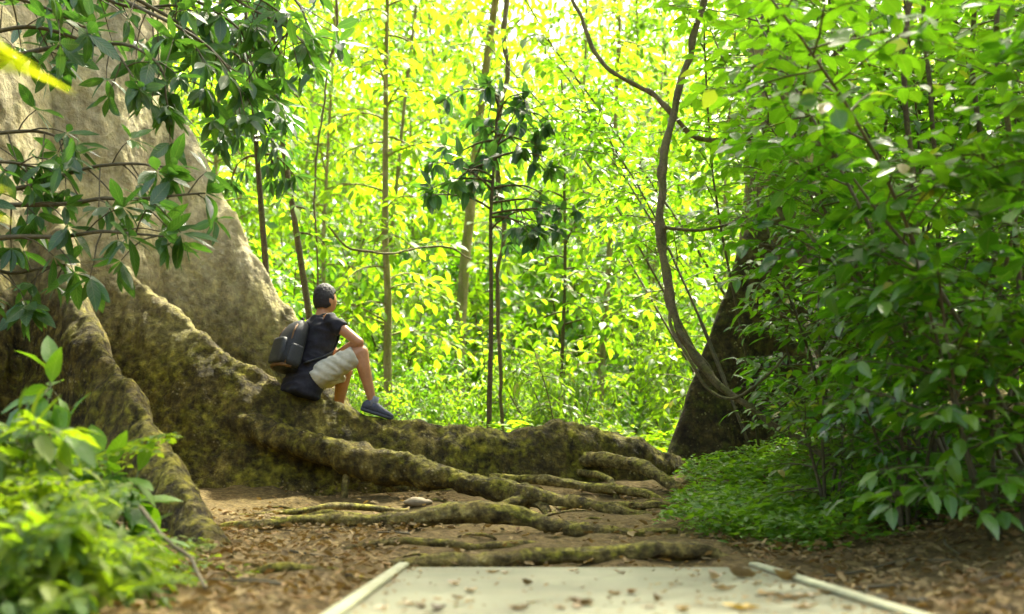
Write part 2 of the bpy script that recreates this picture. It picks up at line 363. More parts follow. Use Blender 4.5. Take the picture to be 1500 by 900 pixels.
for k, (y0, y1) in enumerate(((-2.0, .45), (.454, 2.88), (2.884, 4.27))):
    part('deck_panel', MB().box((-.44, y0, -.05), (1.0, y1, 0 + .002 * (k % 2)), .004), M['deck'], bw, smooth=False)
for x0, x1 in ((-.475, -.43), (.99, 1.035)):
    part('edge_strip', MB().box((x0, -2.0, .006), (x1, 4.285, .02), .005), M['strip'], bw, smooth=False)
for x in (-.36, .9):
    for y in (-1.5, .4, 2.2, 4.1): part('bearer', MB().box((x - .05, y - .05, -.3), (x + .05, y + .05, -.055)), M['strip'], bw, smooth=False)

# ------------------------------------------------------------------ big buttress tree
TB = np.array([-4.3, 9.6, 0.45])
def fin(mb, path, top, wt, wb, n=8, depth=.5, nu=18, belly=1.6):
    """upright plate root: path xy, ridge heights, half width at ridge and at ground"""
    P = catmull([(x, y, z) for (x, y), z in zip(path, top)], n)
    WT = np.interp(np.linspace(0, 1, len(P)), np.linspace(0, 1, len(wt)), wt); WB = np.interp(np.linspace(0, 1, len(P)), np.linspace(0, 1, len(wb)), wb)
    t = np.gradient(P[:, :2], axis=0); t /= np.linalg.norm(t, axis=1)[:, None]
    rings = []
    H = 11
    for i, q in enumerate(P):
        s_ = np.array([t[i][1], -t[i][0]]); zb = float(gz(q[0], q[1])) - depth; zt = q[2]
        ring = []
        for side in (1, -1):
            for k in range(H):
                v = k / (H - 1) if side == 1 else 1 - k / (H - 1)     # 0 bottom .. 1 ridge
                wv = WT[i] + (WB[i] - WT[i]) * (1 - v) ** belly
                z = zb + (zt - zb) * v
                if v > .999: wv = WT[i] * .25
                elif v > .88: wv *= .85
                ring.append((q[0] + side * s_[0] * wv, q[1] + side * s_[1] * wv, z))
        rings.append(ring)
    nu = len(rings[0]); vs = [p_ for r_ in rings for p_ in r_]; fs = []
    for i in range(len(rings) - 1):
        for k in range(nu):
            k2 = (k + 1) % nu; fs.append((i * nu + k, i * nu + k2, (i + 1) * nu + k2, (i + 1) * nu + k))
    fs.append(tuple(range(nu))[::-1]); fs.append(tuple((len(rings) - 1) * nu + k for k in range(nu)))
    mb.add(vs, fs)
tk = MB()
zz = np.array([-.3, .5, 1.5, 2.5, 3.5, 4.5, 6, 8, 10, 12, 13.5]); rr = np.array([1.15, 1.12, 1.08, 1.0, .93, .88, .82, .77, .72, .62, .4])
tk.tube([(TB[0] + .03 * z, TB[1] + .01 * z, z) for z in zz], rr, 28)
# B: main plate running right, the man sits on it
fin(tk, [(-4.2, 9.5), (-3.3, 8.95), (-2.5, 8.5), (-1.9, 8.36), (-1.3, 8.32), (-.6, 8.4), (.1, 8.6), (.42, 8.7), (.75, 8.8), (1.1, 8.9), (1.35, 9.0), (1.7, 9.15)],
    [3.2, 2.2, 1.57, 1.2, .985, .84, .80, .865, .83, .74, .64, .45], [.2, .12, .11, .11, .12, .14, .15, .15, .13, .11, .09, .06], [1.0, .92, .75, .62, .5, .38, .32, .29, .25, .2, .16, .1], belly=1.15)
# A: plate running towards the camera
fin(tk, [(-4.15, 9.2), (-3.72, 8.35), (-3.05, 7.3), (-2.42, 6.5), (-1.98, 5.9), (-1.58, 5.25), (-1.42, 4.95)], [3.6, 2.7, 1.62, .95, .53, .16, .0],
    [.2, .13, .12, .12, .12, .11, .07], [1.1, .95, .75, .58, .4, .24, .14], belly=1.9)
# C: plate behind the man
fin(tk, [(-4.2, 9.7), (-3.4, 9.8), (-2.9, 9.9), (-2.5, 10.0), (-2.15, 10.1), (-1.75, 10.2), (-1.2, 10.4)], [5.0, 4.3, 3.37, 2.62, 2.03, 1.4, .6],
    [.25, .2, .17, .15, .13, .12, .1], [.8, .65, .5, .45, .4, .3, .2], belly=1.5)
# L: plate on the left edge
fin(tk, [(-4.5, 9.4), (-4.12, 8.3), (-4.3, 7.2), (-4.6, 6.3)], [5.6, 4.6, 3.0, .9], [.25, .2, .16, .1], [.7, .55, .45, .3])
fin(tk, [(-4.4, 9.7), (-5.4, 10.2), (-6.6, 10.9)], [4.6, 2.6, .5], [.25, .17, .1], [.8, .5, .25])
fin(tk, [(-4.3, 9.8), (-4.0, 11.2), (-3.6, 12.6)], [4.4, 2.3, .5], [.25, .17, .1], [.8, .5, .25])
# lower lip that sweeps out of the plate and becomes the forked root
tk.tube(catmull([(-2.9, 8.55, .98), (-2.25, 8.22, .84), (-1.65, 7.98, .68), (-1.05, 7.8, .52), (-.66, 7.7, .44), (-.15, 7.4, .32), (.1, 7.2, .25)], 6),
        np.interp(np.linspace(0, 1, 37), [0, .3, .55, .7, 1], [.10, .13, .13, .11, .085]), 12)
tk.tube(catmull([(-3.3, 8.2, .9), (-2.8, 7.5, .5), (-2.45, 6.9, .25), (-2.15, 6.5, .11), (-1.9, 6.3, .02)], 6), np.linspace(.2, .05, 25), 10)
me = remesh(tk, .023, 6)
co = get_co(me); no = get_no(me)
d = np.array([.055 * noise.fractal(Vector((p[0] * 1.6, p[1] * 1.6, p[2] * .9)), 1.0, 2.0, 4) + .03 * noise.fractal(Vector((p[0] * 7, p[1] * 7, p[2] * 3.5)), .8, 2.0, 4) - .035 * max(0, noise.noise(Vector((p[0] * 4 + p[2] * 3, p[1] * 4 + p[2] * 3, p[2] * 1.2 + 9)))) for p in co])
set_co(me, co + no * d[:, None] - TB)
btree = empty('buttress_tree', TB, 'giant tree with pale trunk and mossy plate roots, a man seated on it', 'tree')
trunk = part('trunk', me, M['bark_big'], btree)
ROOT_VERTS = co + no * d[:, None]
def ridge_z(x, y, r=.08):                     # height of the root surface at a spot
    k = np.hypot(ROOT_VERTS[:, 0] - x, ROOT_VERTS[:, 1] - y) < r
    return ROOT_VERTS[k, 2].max() if k.any() else float(gz(x, y))
def root(pts, rad, sides=14, w_=.045, mat='bark_root', k=.8):
    P = wob(catmull(pts, 14), w_, 2.1); P = wob(P, .012, 7); rad = [r_ * k for r_ in rad]; R = np.interp(np.linspace(0, 1, len(P)), np.linspace(0, 1, len(rad)), rad)
    R = R * (1 + .28 * np.array([noise.noise(Vector(q * 4)) for q in P]) + .14 * np.array([noise.noise(Vector(q * 13)) for q in P]))
    mb = MB(); mb.tube(P, R, sides); m_ = float(np.mean(rad))
    v = mb.v[0]; v += np.array([list(noise.noise_vector(Vector(q * 8))) for q in v]) * (.26 * m_) + np.array([list(noise.noise_vector(Vector(q * 24))) for q in v]) * (.10 * m_)
    ax = np.repeat(P, sides, axis=0); d_ = v - ax                    # long grooves in the bark
    an = np.tile(np.arange(sides), len(P)); v += d_ * (.10 * np.sin(an * 2.7 + np.repeat(np.arange(len(P)), sides) * .09))[:, None]
    v[:, 2] = ax[:, 2] + (v[:, 2] - ax[:, 2]) * .82
    return part('root', mb, M[mat], btree)
# forked root end
root([(-.2, 7.42, .33), (.1, 7.2, .30), (.47, 7.0, .23), (.86, 6.8, .17), (1.25, 6.6, .08)], [.08, .085, .06, .05, .035])
root([(.12, 7.24, .27), (-.02, 7.05, .23), (-.25, 6.85, .15), (-.4, 6.75, .06)], [.07, .055, .045, .03])
root([(.1, 7.25, .25), (.22, 7.1, .22), (.28, 6.95, .1)], [.06, .045, .03])
# E: long pale root across the path
root([(-2.0, 6.0, .0), (-1.6, 6.02, .105), (-1.1, 6.05, .13), (-.75, 6.05, .14), (-.45, 6.0, .17), (-.22, 6.0, .175), (.05, 5.95, .145), (.3, 5.85, .10), (.6, 5.85, .095), (.95, 5.95, .06)], [.05, .05, .05, .06, .085, .095, .08, .06, .055, .04])
root([(-.72, 6.07, .10), (-.74, 5.98, .02), (-.72, 5.93, -.06)], [.035, .028, .03])
root([(-.9, 6.3, .14), (-1.15, 6.3, .17), (-1.35, 6.35, .13), (-1.9, 6.5, .06)], [.03, .04, .035, .03])
# F: root next to the boardwalk end
root([(-.72, 4.7, -.08), (-.5, 4.66, -.015), (-.25, 4.66, .015), (.1, 4.7, .015), (.5, 4.72, .02), (.85, 4.82, .015), (1.15, 5.0, -.06)], [.04, .045, .06, .06, .06, .055, .04])
root([(-1.15, 4.3, -.06), (-.9, 4.22, -.02), (-.65, 4.2, -.04), (-.5, 4.25, -.08)], [.03, .035, .03, .02])
# thin prop root under the lip
root([(-1.27, 7.92, .62), (-1.27, 7.80, .40), (-1.26, 7.75, .1)], [.04, .035, .04], 7, .015)
# right end: drooping side roots under the log
root([(.5, 8.72, .55), (.8, 8.42, .56), (1.08, 8.12, .47), (1.25, 7.82, .33), (1.42, 7.5, .16)], [.09, .095, .075, .06, .04])
root([(.5, 8.7, .45), (.74, 8.1, .42), (.78, 7.85, .32), (.8, 7.75, .15)], [.05, .04, .03, .03])
root([(-.2, 8.2, .42), (.2, 8.05, .38), (.55, 7.9, .36), (.95, 7.75, .30), (1.25, 7.5, .15)], [.07, .06, .06, .05, .04])
root([(.2, 7.3, .12), (.5, 7.35, .2), (.9, 7.3, .22), (1.3, 7.2, .2), (1.7, 7.1, .18)], [.03, .035, .04, .035, .03])
root([(-1.9, 7.0, .1), (-1.55, 6.9, .17), (-1.1, 6.95, .2), (-.7, 7.05, .16)], [.03, .035, .035, .025])
RR = random.Random(5)
for k in range(22):                                                  # fine rootlets creeping over the soil
    x, y = RR.uniform(-1.6, 1.2), RR.uniform(4.75, 7.6); an = RR.uniform(-.7, .7) + (math.pi if RR.random() < .5 else 0); ln = RR.uniform(.25, .7); pts = []
    for t in np.linspace(0, 1, 5):
        qx, qy = x + math.cos(an) * ln * t + RR.uniform(-.03, .03), y + math.sin(an) * ln * t * .6 + RR.uniform(-.03, .03); pts.append((qx, qy, float(gz(qx, qy)) + (.012 if 0 < t < 1 else -.03)))
    root(pts, [.012, .014, .013, .010, .006], 7, .01)
root([(-1.1, 5.3, -.02), (-.7, 5.25, .05), (-.3, 5.2, .045), (.1, 5.3, .02), (.35, 5.35, -.03)], [.02, .028, .03, .028, .02])

# ------------------------------------------------------------------ second buttress tree on the right
T2 = np.array([2.55, 10.1, .75]); tk = MB()
tk.tube([(2.55 + .03 * z, 10.1, z) for z in (.2, 1, 2, 3, 5, 8, 11, 13)], [.55, .5, .42, .36, .33, .3, .26, .15], 20)
fin(tk, [(2.5, 10.05), (2.05, 9.75), (1.7, 9.5), (1.38, 9.3)], [3.4, 2.3, 1.4, .55], [.16, .12, .1, .08], [.5, .4, .3, .2])
fin(tk, [(2.55, 10.0), (2.75, 9.5), (2.95, 9.0)], [2.6, 1.6, .7], [.15, .12, .1], [.45, .35, .2])
fin(tk, [(2.55, 10.1), (3.3, 10.0), (4.0, 9.8)], [2.6, 1.7, .8], [.15, .12, .1], [.4, .3, .2])
me = remesh(tk, .04, 4); co = get_co(me); no = get_no(me)
d = np.array([.05 * noise.fractal(Vector((p[0] * 3, p[1] * 3, p[2] * 1.2)), 1.0, 2.0, 4) for p in co])
set_co(me, co + no * d[:, None] - T2)
rtree = empty('buttress_tree', T2, 'dark brown tree with a flared base rising behind the right hand shrubs', 'tree')
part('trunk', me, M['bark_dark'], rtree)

# ------------------------------------------------------------------ leaves
def leaf_template(ns=4, width=.38, tip=.6, fold=.10, bend=.18, wave=0.0, petiole=.06):
    """leaf along +Y, unit length, normal +Z; returns verts, tris/quads, uv"""
    v = [(0, 0, 0)]; uv = [(.5, 0)]
    for i in range(1, ns + 1):
        t = i / (ns + 1); y = petiole + (1 - petiole) * t
        wv = width * .5 * (math.sin(math.pi * t ** tip) ** .85)
        z = -bend * y * y
        wz = wave * math.sin(i * 2.4)
        v += [(-wv, y, z + fold * wv * 2 + wz), (0, y, z), (wv, y, z + fold * wv * 2 - wz)]
        uv += [(.5 - wv / width, y), (.5, y), (.5 + wv / width, y)]
    v.append((0, 1, -bend)); uv.append((.5, 1)); e_ = len(v) - 1
    f = [(0, 2, 1), (0, 3, 2)]
    for i in range(ns - 1):
        b = 1 + i * 3; f += [(b, b + 1, b + 4, b + 3), (b + 1, b + 2, b + 5, b + 4)]
    b = 1 + (ns - 1) * 3; f += [(b, b + 1, e_), (b + 1, b + 2, e_)]
    return np.array(v, float), f, np.array(uv, float)
TEMPL = {
    'broad': [leaf_template(5, .46, .72, .10, b, wv_) for b, wv_ in ((.10, .01), (.25, .015), (.4, .02))],
    'oval': [leaf_template(5, .60, .80, .06, b, .01) for b in (.08, .2, .32)],
    'lance': [leaf_template(5, .30, .85, .12, b, .01) for b in (.12, .28, .45)],
    'near': [leaf_template(6, .24, .85, .1, b) for b in (.01, .04)],
    'branchleaf': [leaf_template(5, .36, .88, .08, b, .01) for b in (.05, .16, .3)],
    'bg': [leaf_template(2, .46, .8, .12, .2)],
    'bglance': [leaf_template(2, .26, .85, .12, .35)],
    'lit': [leaf_template(3, .5, .8, .3, -.25, .04), leaf_template(3, .42, .8, -.25, .2, .05)],
}
def tri_of(f):
    o = []
    for q in f:
        o.append(q[:3])
        if len(q) == 4: o.append((q[0], q[2], q[3]))
    return np.array(o)
TT = {k: [(t[0], tri_of(t[1]), t[2]) for t in v] for k, v in TEMPL.items()}
def np_mesh(name, V, T, UV=None, smooth=True):
    me = bpy.data.meshes.new(name); nv, ntr = len(V), len(T)
    me.vertices.add(nv); me.vertices.foreach_set('co', V.astype(np.float32).ravel())
    me.loops.add(ntr * 3); me.loops.foreach_set('vertex_index', T.astype(np.int32).ravel())
    me.polygons.add(ntr); me.polygons.foreach_set('loop_start', np.arange(0, ntr * 3, 3, dtype=np.int32))
    me.update(calc_edges=True)
    me.polygons.foreach_set('use_smooth', np.full(ntr, smooth))
    if UV is not None:
        l = me.uv_layers.new(name='uv'); l.data.foreach_set('uv', UV[T.ravel()].astype(np.float32).ravel())
    return me
def frames(A, Nn):
    A = A / (np.linalg.norm(A, axis=1)[:, None] + 1e-9)
    X = np.cross(A, Nn); X /= np.linalg.norm(X, axis=1)[:, None] + 1e-9
    return X, A, np.cross(X, A)
def leaf_batch(name, pos, ax, nn, size, kind, off=(0, 0, 0)):
    pos = np.asarray(pos, float); X, A, Z = frames(np.asarray(ax, float), np.asarray(nn, float)); size = np.asarray(size, float)
    Vs, Ts, Us = [], [], []; base = 0; tl = TT[kind]; sel = rng.integers(0, len(tl), len(pos))
    for q, (tv, tf, tu) in enumerate(tl):
        k = np.where(sel == q)[0]
        if not len(k): continue
        wsc = rng.uniform(.85, 1.15, len(k))
        V = pos[k][:, None] + size[k][:, None, None] * (tv[None, :, 0:1] * wsc[:, None, None] * X[k][:, None] + tv[None, :, 1:2] * A[k][:, None] + tv[None, :, 2:3] * Z[k][:, None])
        T = tf[None] + (np.arange(len(k)) * len(tv))[:, None, None] + base
        Vs.append(V.reshape(-1, 3)); Ts.append(T.reshape(-1, 3)); Us.append(np.tile(tu, (len(k), 1))); base += V.shape[0] * len(tv)
    return np_mesh(name, np.concatenate(Vs) - np.asarray(off), np.concatenate(Ts), np.concatenate(Us))
LEAFMESH = {}
def leaf_mesh(kind, mat, q):
    k = (kind, mat, q)
    if k not in LEAFMESH:
        tv, tf, tu = TT[kind][q]; me = np_mesh('leaf', tv, tf, tu); me.materials.append(M[mat]); LEAFMESH[k] = me
    return LEAFMESH[k]
def add_leaves(thing, L, kind, mat, n_obj, name='leaf', stuffname='foliage'):
    """the leaves that show largest become leaf objects, the rest one mass"""
    if not L: return
    base = parent_base(thing)
    pos = np.array([l[0] for l in L]); ax = np.array([l[1] for l in L]); nn = np.array([l[2] for l in L]); sz = np.array([l[3] for l in L])
    if n_obj:
        Y = np.maximum(pos[:, 1], .3); px = 750 + pos[:, 0] * F / Y; py = HY - (pos[:, 2] - CAMZ) * F / Y
        inside = (px > -20) & (px < 1520) & (py > -20) & (py < 920)
        X, A, Z = frames(ax, nn); vd = pos - np.array([0, 0, CAMZ]); vd /= np.linalg.norm(vd, axis=1)[:, None]
        score = np.where(inside, sz / Y * (.35 + np.abs((Z * vd).sum(1))) / (Y ** 1.5), -1)
        order = np.argsort(-score); pick = [i for i in order[:n_obj] if score[i] > 0]; rest = np.setdiff1d(np.arange(len(L)), pick)
        for i in pick:
            o = bpy.data.objects.new(name, leaf_mesh(kind, mat, int(rng.integers(0, len(TT[kind])))))
            COL.objects.link(o); o.parent = thing
            mt = Matrix((X[i] * rng.uniform(.85, 1.15), A[i], Z[i])).transposed() * float(sz[i])
            mt = mt.to_4x4(); mt.translation = Vector(pos[i] - base); o.matrix_basis = mt
            KIDS.setdefault(thing.name, []).append(o)
    else: rest = np.arange(len(L))
    if len(rest):
        me = leaf_batch(stuffname, pos[rest], ax[rest], nn[rest], sz[rest], kind if n_obj else kind, base)
        o = part(stuffname, me, M[mat], thing); o['kind'] = 'stuff'
R_ = random.Random(11)
def rv(s=1.0): return np.array([R_.gauss(0, 1), R_.gauss(0, 1), R_.gauss(0, 1)]) * s
def arc(p0, d, length, droop=.5, n=6, wig=.08):
    """an arching twig"""
    p = np.asarray(p0, float).copy(); d = unit(d); out = [p.copy()]; st = length / n
    for i in range(n):
        d = unit(d + np.array([0, 0, -droop / n]) + rv(wig)); p = p + d * st; out.append(p.copy())
    return np.array(out)
def leaves_on(path, L, leaf, spacing, t0=.2, droop=.14, tilt=.4, jit=.32):
    seg = np.linalg.norm(np.diff(path, axis=0), axis=1); cum = np.concatenate([[0], np.cumsum(seg)]); tot = cum[-1]
    s = tot * t0; sign = 1
    while s < tot:
        i = min(np.searchsorted(cum, s) - 1, len(seg) - 1); i = max(i, 0); f = (s - cum[i]) / seg[i]
        p = path[i] * (1 - f) + path[i + 1] * f; t = unit(path[i + 1] - path[i])
        side = unit(np.cross(t, [0, 0, 1.0]) + 1e-3) * sign
        a_ = unit(t * .55 + side * .9 + np.array([0, 0, -droop]) + rv(jit)); nn = unit(np.array([0, 0, 1.0]) + rv(tilt))
        L.append((p, a_, nn, leaf * R_.uniform(.45, 1.2))); sign = -sign; s += spacing * R_.uniform(.7, 1.3)
    t = unit(path[-1] - path[-2]); L.append((path[-1], unit(t + np.array([0, 0, -droop]) + rv(.1)), unit(np.array([0, 0, 1.0]) + rv(tilt * .6)), leaf * R_.uniform(.9, 1.15)))
def whorl(p, t, L, leaf, n=7, droop=.5, tilt=.3):
    t = unit(t); u = unit(np.cross(t, [.3, .2, 1.0])); v = np.cross(t, u)
    a0 = R_.uniform(0, 6.28)
    for k in range(n):
        an = a0 + k * 2 * math.pi / n + R_.uniform(-.25, .25)
        a_ = unit(u * math.cos(an) + v * math.sin(an) + t * R_.uniform(.2, .8) + np.array([0, 0, -droop * R_.uniform(.4, 1.3)]))
        L.append((p + a_ * .01, a_, unit(np.array([0, 0, 1.0]) + t * .4 + rv(tilt)), leaf * R_.uniform(.7, 1.15)))

def shrub(name, label, cat, base, height, spread, stems, branches, leaf, spacing, kind, mat, n_obj=0, group=None, lean=(0, 0), droop=.9, low=.15, stem_r=.018, twigmat='twig', whorls=False, blen=None, tilt=.4, az=None):
    base = np.asarray(base, float)
    th = empty(name, base, label, cat, group); L = []
    for s_ in range(stems):
        an = R_.uniform(0, 6.28) if az is None else az + R_.uniform(-1.2, 1.2); k1 = .35 if stems > 1 else 0.0; d = np.array([math.cos(an) * spread * k1 + lean[0], math.sin(an) * spread * k1 + lean[1], 1.0])
        hgt = height * R_.uniform(.75, 1.05)
        st = arc(base + np.array([math.cos(an), math.sin(an), 0]) * spread * .06 * (stems > 1) - np.array([0, 0, .05]), d, hgt, .12 if stems > 1 else .0, 9, .05 if stems > 1 else .035)
        mb = MB(); mb.tube(st, np.linspace(stem_r, stem_r * .35, len(st)), 6)
        for b in range(branches):
            t = low + (1 - low) * (b + R_.random()) / branches; f = t * (len(st) - 1); i = min(int(f), len(st) - 2)
            p = st[i] * (1 - f + i) + st[i + 1] * (f - i); an2 = b * 2.4 + R_.uniform(-1.2, 1.2) if az is None else az + R_.uniform(-1.9, 1.9)
            bl = (blen or spread) * R_.uniform(.55, 1.0) * (1.1 - .55 * t)
            tw = arc(p, (math.cos(an2), math.sin(an2), R_.uniform(.0, 1.0)), bl, droop, 6, .07)
            rb = min(stem_r * .4, .016); mb.tube(tw, np.linspace(rb, rb * .35, len(tw)), 4, cap=False)
            if whorls:
                whorl(tw[-1], tw[-1] - tw[-2], L, leaf, 7)
                for q in (2, 4):
                    t2 = arc(tw[q], unit(tw[q] - tw[q - 1]) + rv(.6), bl * .35, .6, 3); mb.tube(t2, [stem_r * .2, stem_r * .15, stem_r * .12, stem_r * .1], 4, cap=False)
                    whorl(t2[-1], t2[-1] - t2[-2], L, leaf, 6)
            else:
                leaves_on(tw, L, leaf, spacing, .15, tilt=tilt)
                for q in (2, 3, 4):
                    sd_ = unit(np.cross(tw[q + 1] - tw[q], [0, 0, 1.0])) * (1 if q % 2 else -1)
                    t2 = arc(tw[q], unit(tw[q + 1] - tw[q]) * .6 + sd_ + rv(.2), bl * .45, droop, 4, .06)
                    mb.tube(t2, np.linspace(rb * .5, rb * .25, len(t2)), 3, cap=False); leaves_on(t2, L, leaf * .92, spacing, .2, tilt=tilt)
        leaves_on(st[-3:], L, leaf, spacing, 0, tilt=tilt)
        part('stem', mb, M[twigmat], th)
    add_leaves(th, L, kind, mat, n_obj)
    return th
def at_ground(px, Y): x = (px - 750) * Y / F; return np.array([x, Y, float(gz(x, Y))])

# ------------------------------------------------------------------ crowns of the two big trees (above the picture, they shade the path)
def crown(tree, top, limbs, seed, n_leaf=9000, zlo=10.5, leaf=.34, only=None):
    R_.seed(seed); L = []; mb = MB()
    for k, (dx, dy, dz) in enumerate(limbs):
        e_ = top + np.array([dx, dy, dz]); P = wob(catmull([top - np.array([0, 0, 1.5]), top + .35 * (e_ - top) + np.array([0, 0, .8]), e_], 6), .3, .4)
        l_ = MB(); l_.tube(P, np.linspace(.22, .05, len(P)), 8); part('limb', l_, M['bark_pale'], tree)
        for q in range(n_leaf // len(limbs) // 24):
            c_ = P[R_.randrange(4, len(P))] + np.array([R_.gauss(0, 1.5), R_.gauss(0, 1.5), R_.gauss(.4, .7)])
            c_[2] = max(c_[2], zlo)
            k_ = (c_[2] - 1.0) / SUNV.z; gx, gy = c_[0] - SUNV.x * k_, c_[1] - SUNV.y * k_   # where its shadow falls
            if math.hypot((gx + 1.7) / 1.1, (gy - 2.6) / 1.3) < 1: continue                  # hole cut in the leaves so sun reaches the left ferns
            for j in range(24):
                d_ = rv(.42); a_ = unit(d_ * np.array([1, 1, .5]) + np.array([0, 0, -.3])); L.append((c_ + d_ * np.array([1, 1, .6]), a_, unit(np.array([0, 0, 1.0]) + rv(.45)), leaf * R_.uniform(.7, 1.2)))
    add_leaves(tree, L, 'bg', 'leaf_canopy', 0, stuffname='crown')
crown(btree, np.array([-3.9, 9.7, 12.6]), [(3.5, 1.0, .6), (3.2, -2.8, .2), (.5, -4, .4), (-3, -2, .5), (-3.5, 1.5, .4), (-.5, 3.6, .6), (2.8, 3.6, .6)], 3, 7000)
crown(rtree, np.array([2.9, 10.1, 12.2]), [(3.2, .6, .5), (2.6, -2.6, .4), (-.3, -3.6, .2), (-2.6, -2.2, .3), (-3.2, 1.4, .5), (.5, 3.6, .6), (3, 3.4, .5)], 4, 4600)

# ------------------------------------------------------------------ background forest
R_.seed(21)
BG = 'sunlit undergrowth behind the roots'
protoA = shrub('leafy_bush', 'bright yellow green leafy bush in the sunlit undergrowth', 'bush', (0, 0, 0), 3.2, 1.3, 4, 18, .14, .07, 'bg', 'leaf_bg', 0, BG, droop=1.1, tilt=.5)
protoC = shrub('narrow_leaved_bush', 'arching bush with narrow glossy leaves in the sunlit undergrowth', 'bush', (0, 0, 0), 2.6, 1.4, 5, 13, .22, .075, 'bglance', 'leaf_right3', 0, BG, droop=1.4, tilt=.5)
protoB = shrub('slender_forest_tree', 'slender pale trunked tree with loose yellow green crown beyond the roots', 'tree', (0, 0, 0), 9.5, 1.9, 1, 62, .18, .095, 'bg', 'leaf_bg', 0, 'slender trees in the sunlit forest', droop=.9, low=.14, stem_r=.045, twigmat='bark_pale', tilt=.5)
protoD = shrub('slender_forest_tree', 'slender mossy tree with fresh green crown beyond the roots', 'tree', (0, 0, 0), 14.5, 2.9, 1, 100, .23, .12, 'bg', 'leaf_bg2', 0, 'slender trees in the sunlit forest', droop=.9, low=.16, stem_r=.06, twigmat='bark_pale', tilt=.5)
protoE = shrub('leafy_bush', 'mid green leafy bush in the shade of the sunlit undergrowth', 'bush', (0, 0, 0), 3.6, 1.4, 4, 16, .16, .08, 'bg', 'leaf_right', 0, BG, droop=.8, tilt=.45)
used = set()
def place(proto, px, Y, sc=1.0, zo=0.0):
    o = proto if proto.name not in used else copy_thing(proto); used.add(proto.name); used.add(o.name)
    x = (px - 750) * Y / F; o.location = (x, Y, float(gz(x, Y)) + zo); o.rotation_euler = (0, 0, R_.uniform(0, 6.28)); o.scale = (sc, sc, sc * R_.uniform(.9, 1.1))
    return o
for Y, px0, dpx in ((12.6, 470, 190), (14.5, 330, 170), (17.5, 260, 150), (21.5, 250, 130), (27, 230, 105)):
    px = px0
    while px < 1560:
        q = px + R_.uniform(-40, 40)
        if not (Y < 13 and (940 < q < 1010)): place(protoA if R_.random() < .6 else protoC, q, Y + R_.uniform(-.8, .8), (.55 if Y < 15 else .9) * R_.uniform(.7, 1.15) * (1 + (Y - 12) * .015))
        px += dpx
for Y, lst in ((17, (320, 1060, 1420)), (21, (270, 450, 930, 1250, 1480)), (26, (250, 370, 540, 700, 830, 960, 1130, 1330))):
    for px in lst: place(protoB, px + R_.uniform(-25, 25), Y + R_.uniform(-1.2, 1.2), R_.uniform(.85, 1.2))
for px, Y in ((300, 24), (430, 30), (560, 24), (680, 31), (840, 25), (940, 31), (1080, 24), (1200, 30), (1380, 25), (1500, 31), (370, 27), (1010, 28), (480, 33), (600, 33), (740, 34), (860, 33)): place(protoD, px, Y, R_.uniform(.9, 1.15))

for px, Y, sc in ((520, 19, 1.3), (650, 16.5, .8), (760, 20, 1.5), (930, 18.5, 1.2), (600, 24, 2.0), (850, 24, 1.9), (430, 17, 1.1), (340, 20, 1.6), (1000, 22, 1.8), (700, 27, 2.4), (480, 26, 2.4), (920, 29, 2.6), (560, 15, .55), (800, 15.5, .7), (880, 14.5, .5), (390, 24, 2.2), (800, 32, 3.0), (620, 33, 3.0)): place(protoE, px, Y, sc)
def forest_mass():
    L = []
    for k in range(3800):
        Y = R_.uniform(36, 52); x = R_.uniform(-.42, .56) * Y; top = 20 + 7 * noise.noise(Vector((x * .12, Y * .1, 2))) + R_.uniform(-2, 4)
        z = R_.uniform(.5, max(2, top)); c_ = np.array([x, Y, z])
        for j in range(26):
            d_ = rv(.75); L.append((c_ + d_, unit(d_ + np.array([0, 0, -.8])), unit(np.array([0, 0, 1.0]) + rv(.5)), R_.uniform(.25, .45)))
    a_ = np.array([l[0] for l in L])
    me = leaf_batch('distant_forest', a_, [l[1] for l in L], [l[2] for l in L], [l[3] for l in L], 'bg', (0, 44, 0))
    o = link('distant_forest', me, M['leaf_bg'], loc=(0, 44, 0)); tag(o, 'far bright yellow green forest closing the view', 'forest', kind='stuff')
forest_mass()

# single trees one can pick out
R_.seed(5)
def thin_tree(label, px, Y, h, r, low, bl, nb, leaf, mat, bark, kind='bg', lean=(0, 0), name='understorey_tree', n_obj=0, droop=.9, whorls=False, group=None, spacing=.1):
    return shrub(name, label, 'tree', at_ground(px, Y), h, bl, 1, nb, leaf, spacing, kind, mat, n_obj, group, lean, droop, low, r, bark, whorls, bl, .45)
thin_tree('thin dark stemmed tree with drooping deep green foliage beside the pale trunk', 398, 11.0, 5.2, .05, .64, 1.1, 24, .22, 'leaf_dark', 'bark_thin', 'lance', n_obj=260, droop=1.5, whorls=True)
thin_tree('thin leaning tree just right of the dark stemmed tree behind the man', 480, 12.0, 6.5, .055, .45, .9, 16, .2, 'leaf_bg2', 'bark_thin', lean=(-.13, .05))
thin_tree('straight mossy grey tree rising behind the seated man', 572, 14.0, 9.0, .07, .25, 1.4, 40, .2, 'leaf_bg', 'bark_pale')
thin_tree('slim straight sapling behind the long root with dark green leaf cluster', 716, 10.3, 3.9, .034, .64, 1.35, 26, .17, 'leaf_dark', 'bark_thin', 'broad', n_obj=280, droop=.9, whorls=True)
thin_tree('thick pale trunked tree far behind the long root', 672, 19.5, 14.0, .14, .12, 2.0, 50, .26, 'leaf_bg', 'bark_pale')
thin_tree('thin dark tree behind the bulge of the long root', 820, 13.5, 7.0, .035, .35, 1.2, 26, .2, 'leaf_bg2', 'bark_thin')
thin_tree('short pale tree standing far back between the sapling and the dark trunk', 880, 16.5, 7.5, .07, .2, 1.4, 34, .22, 'leaf_bg', 'bark_pale')

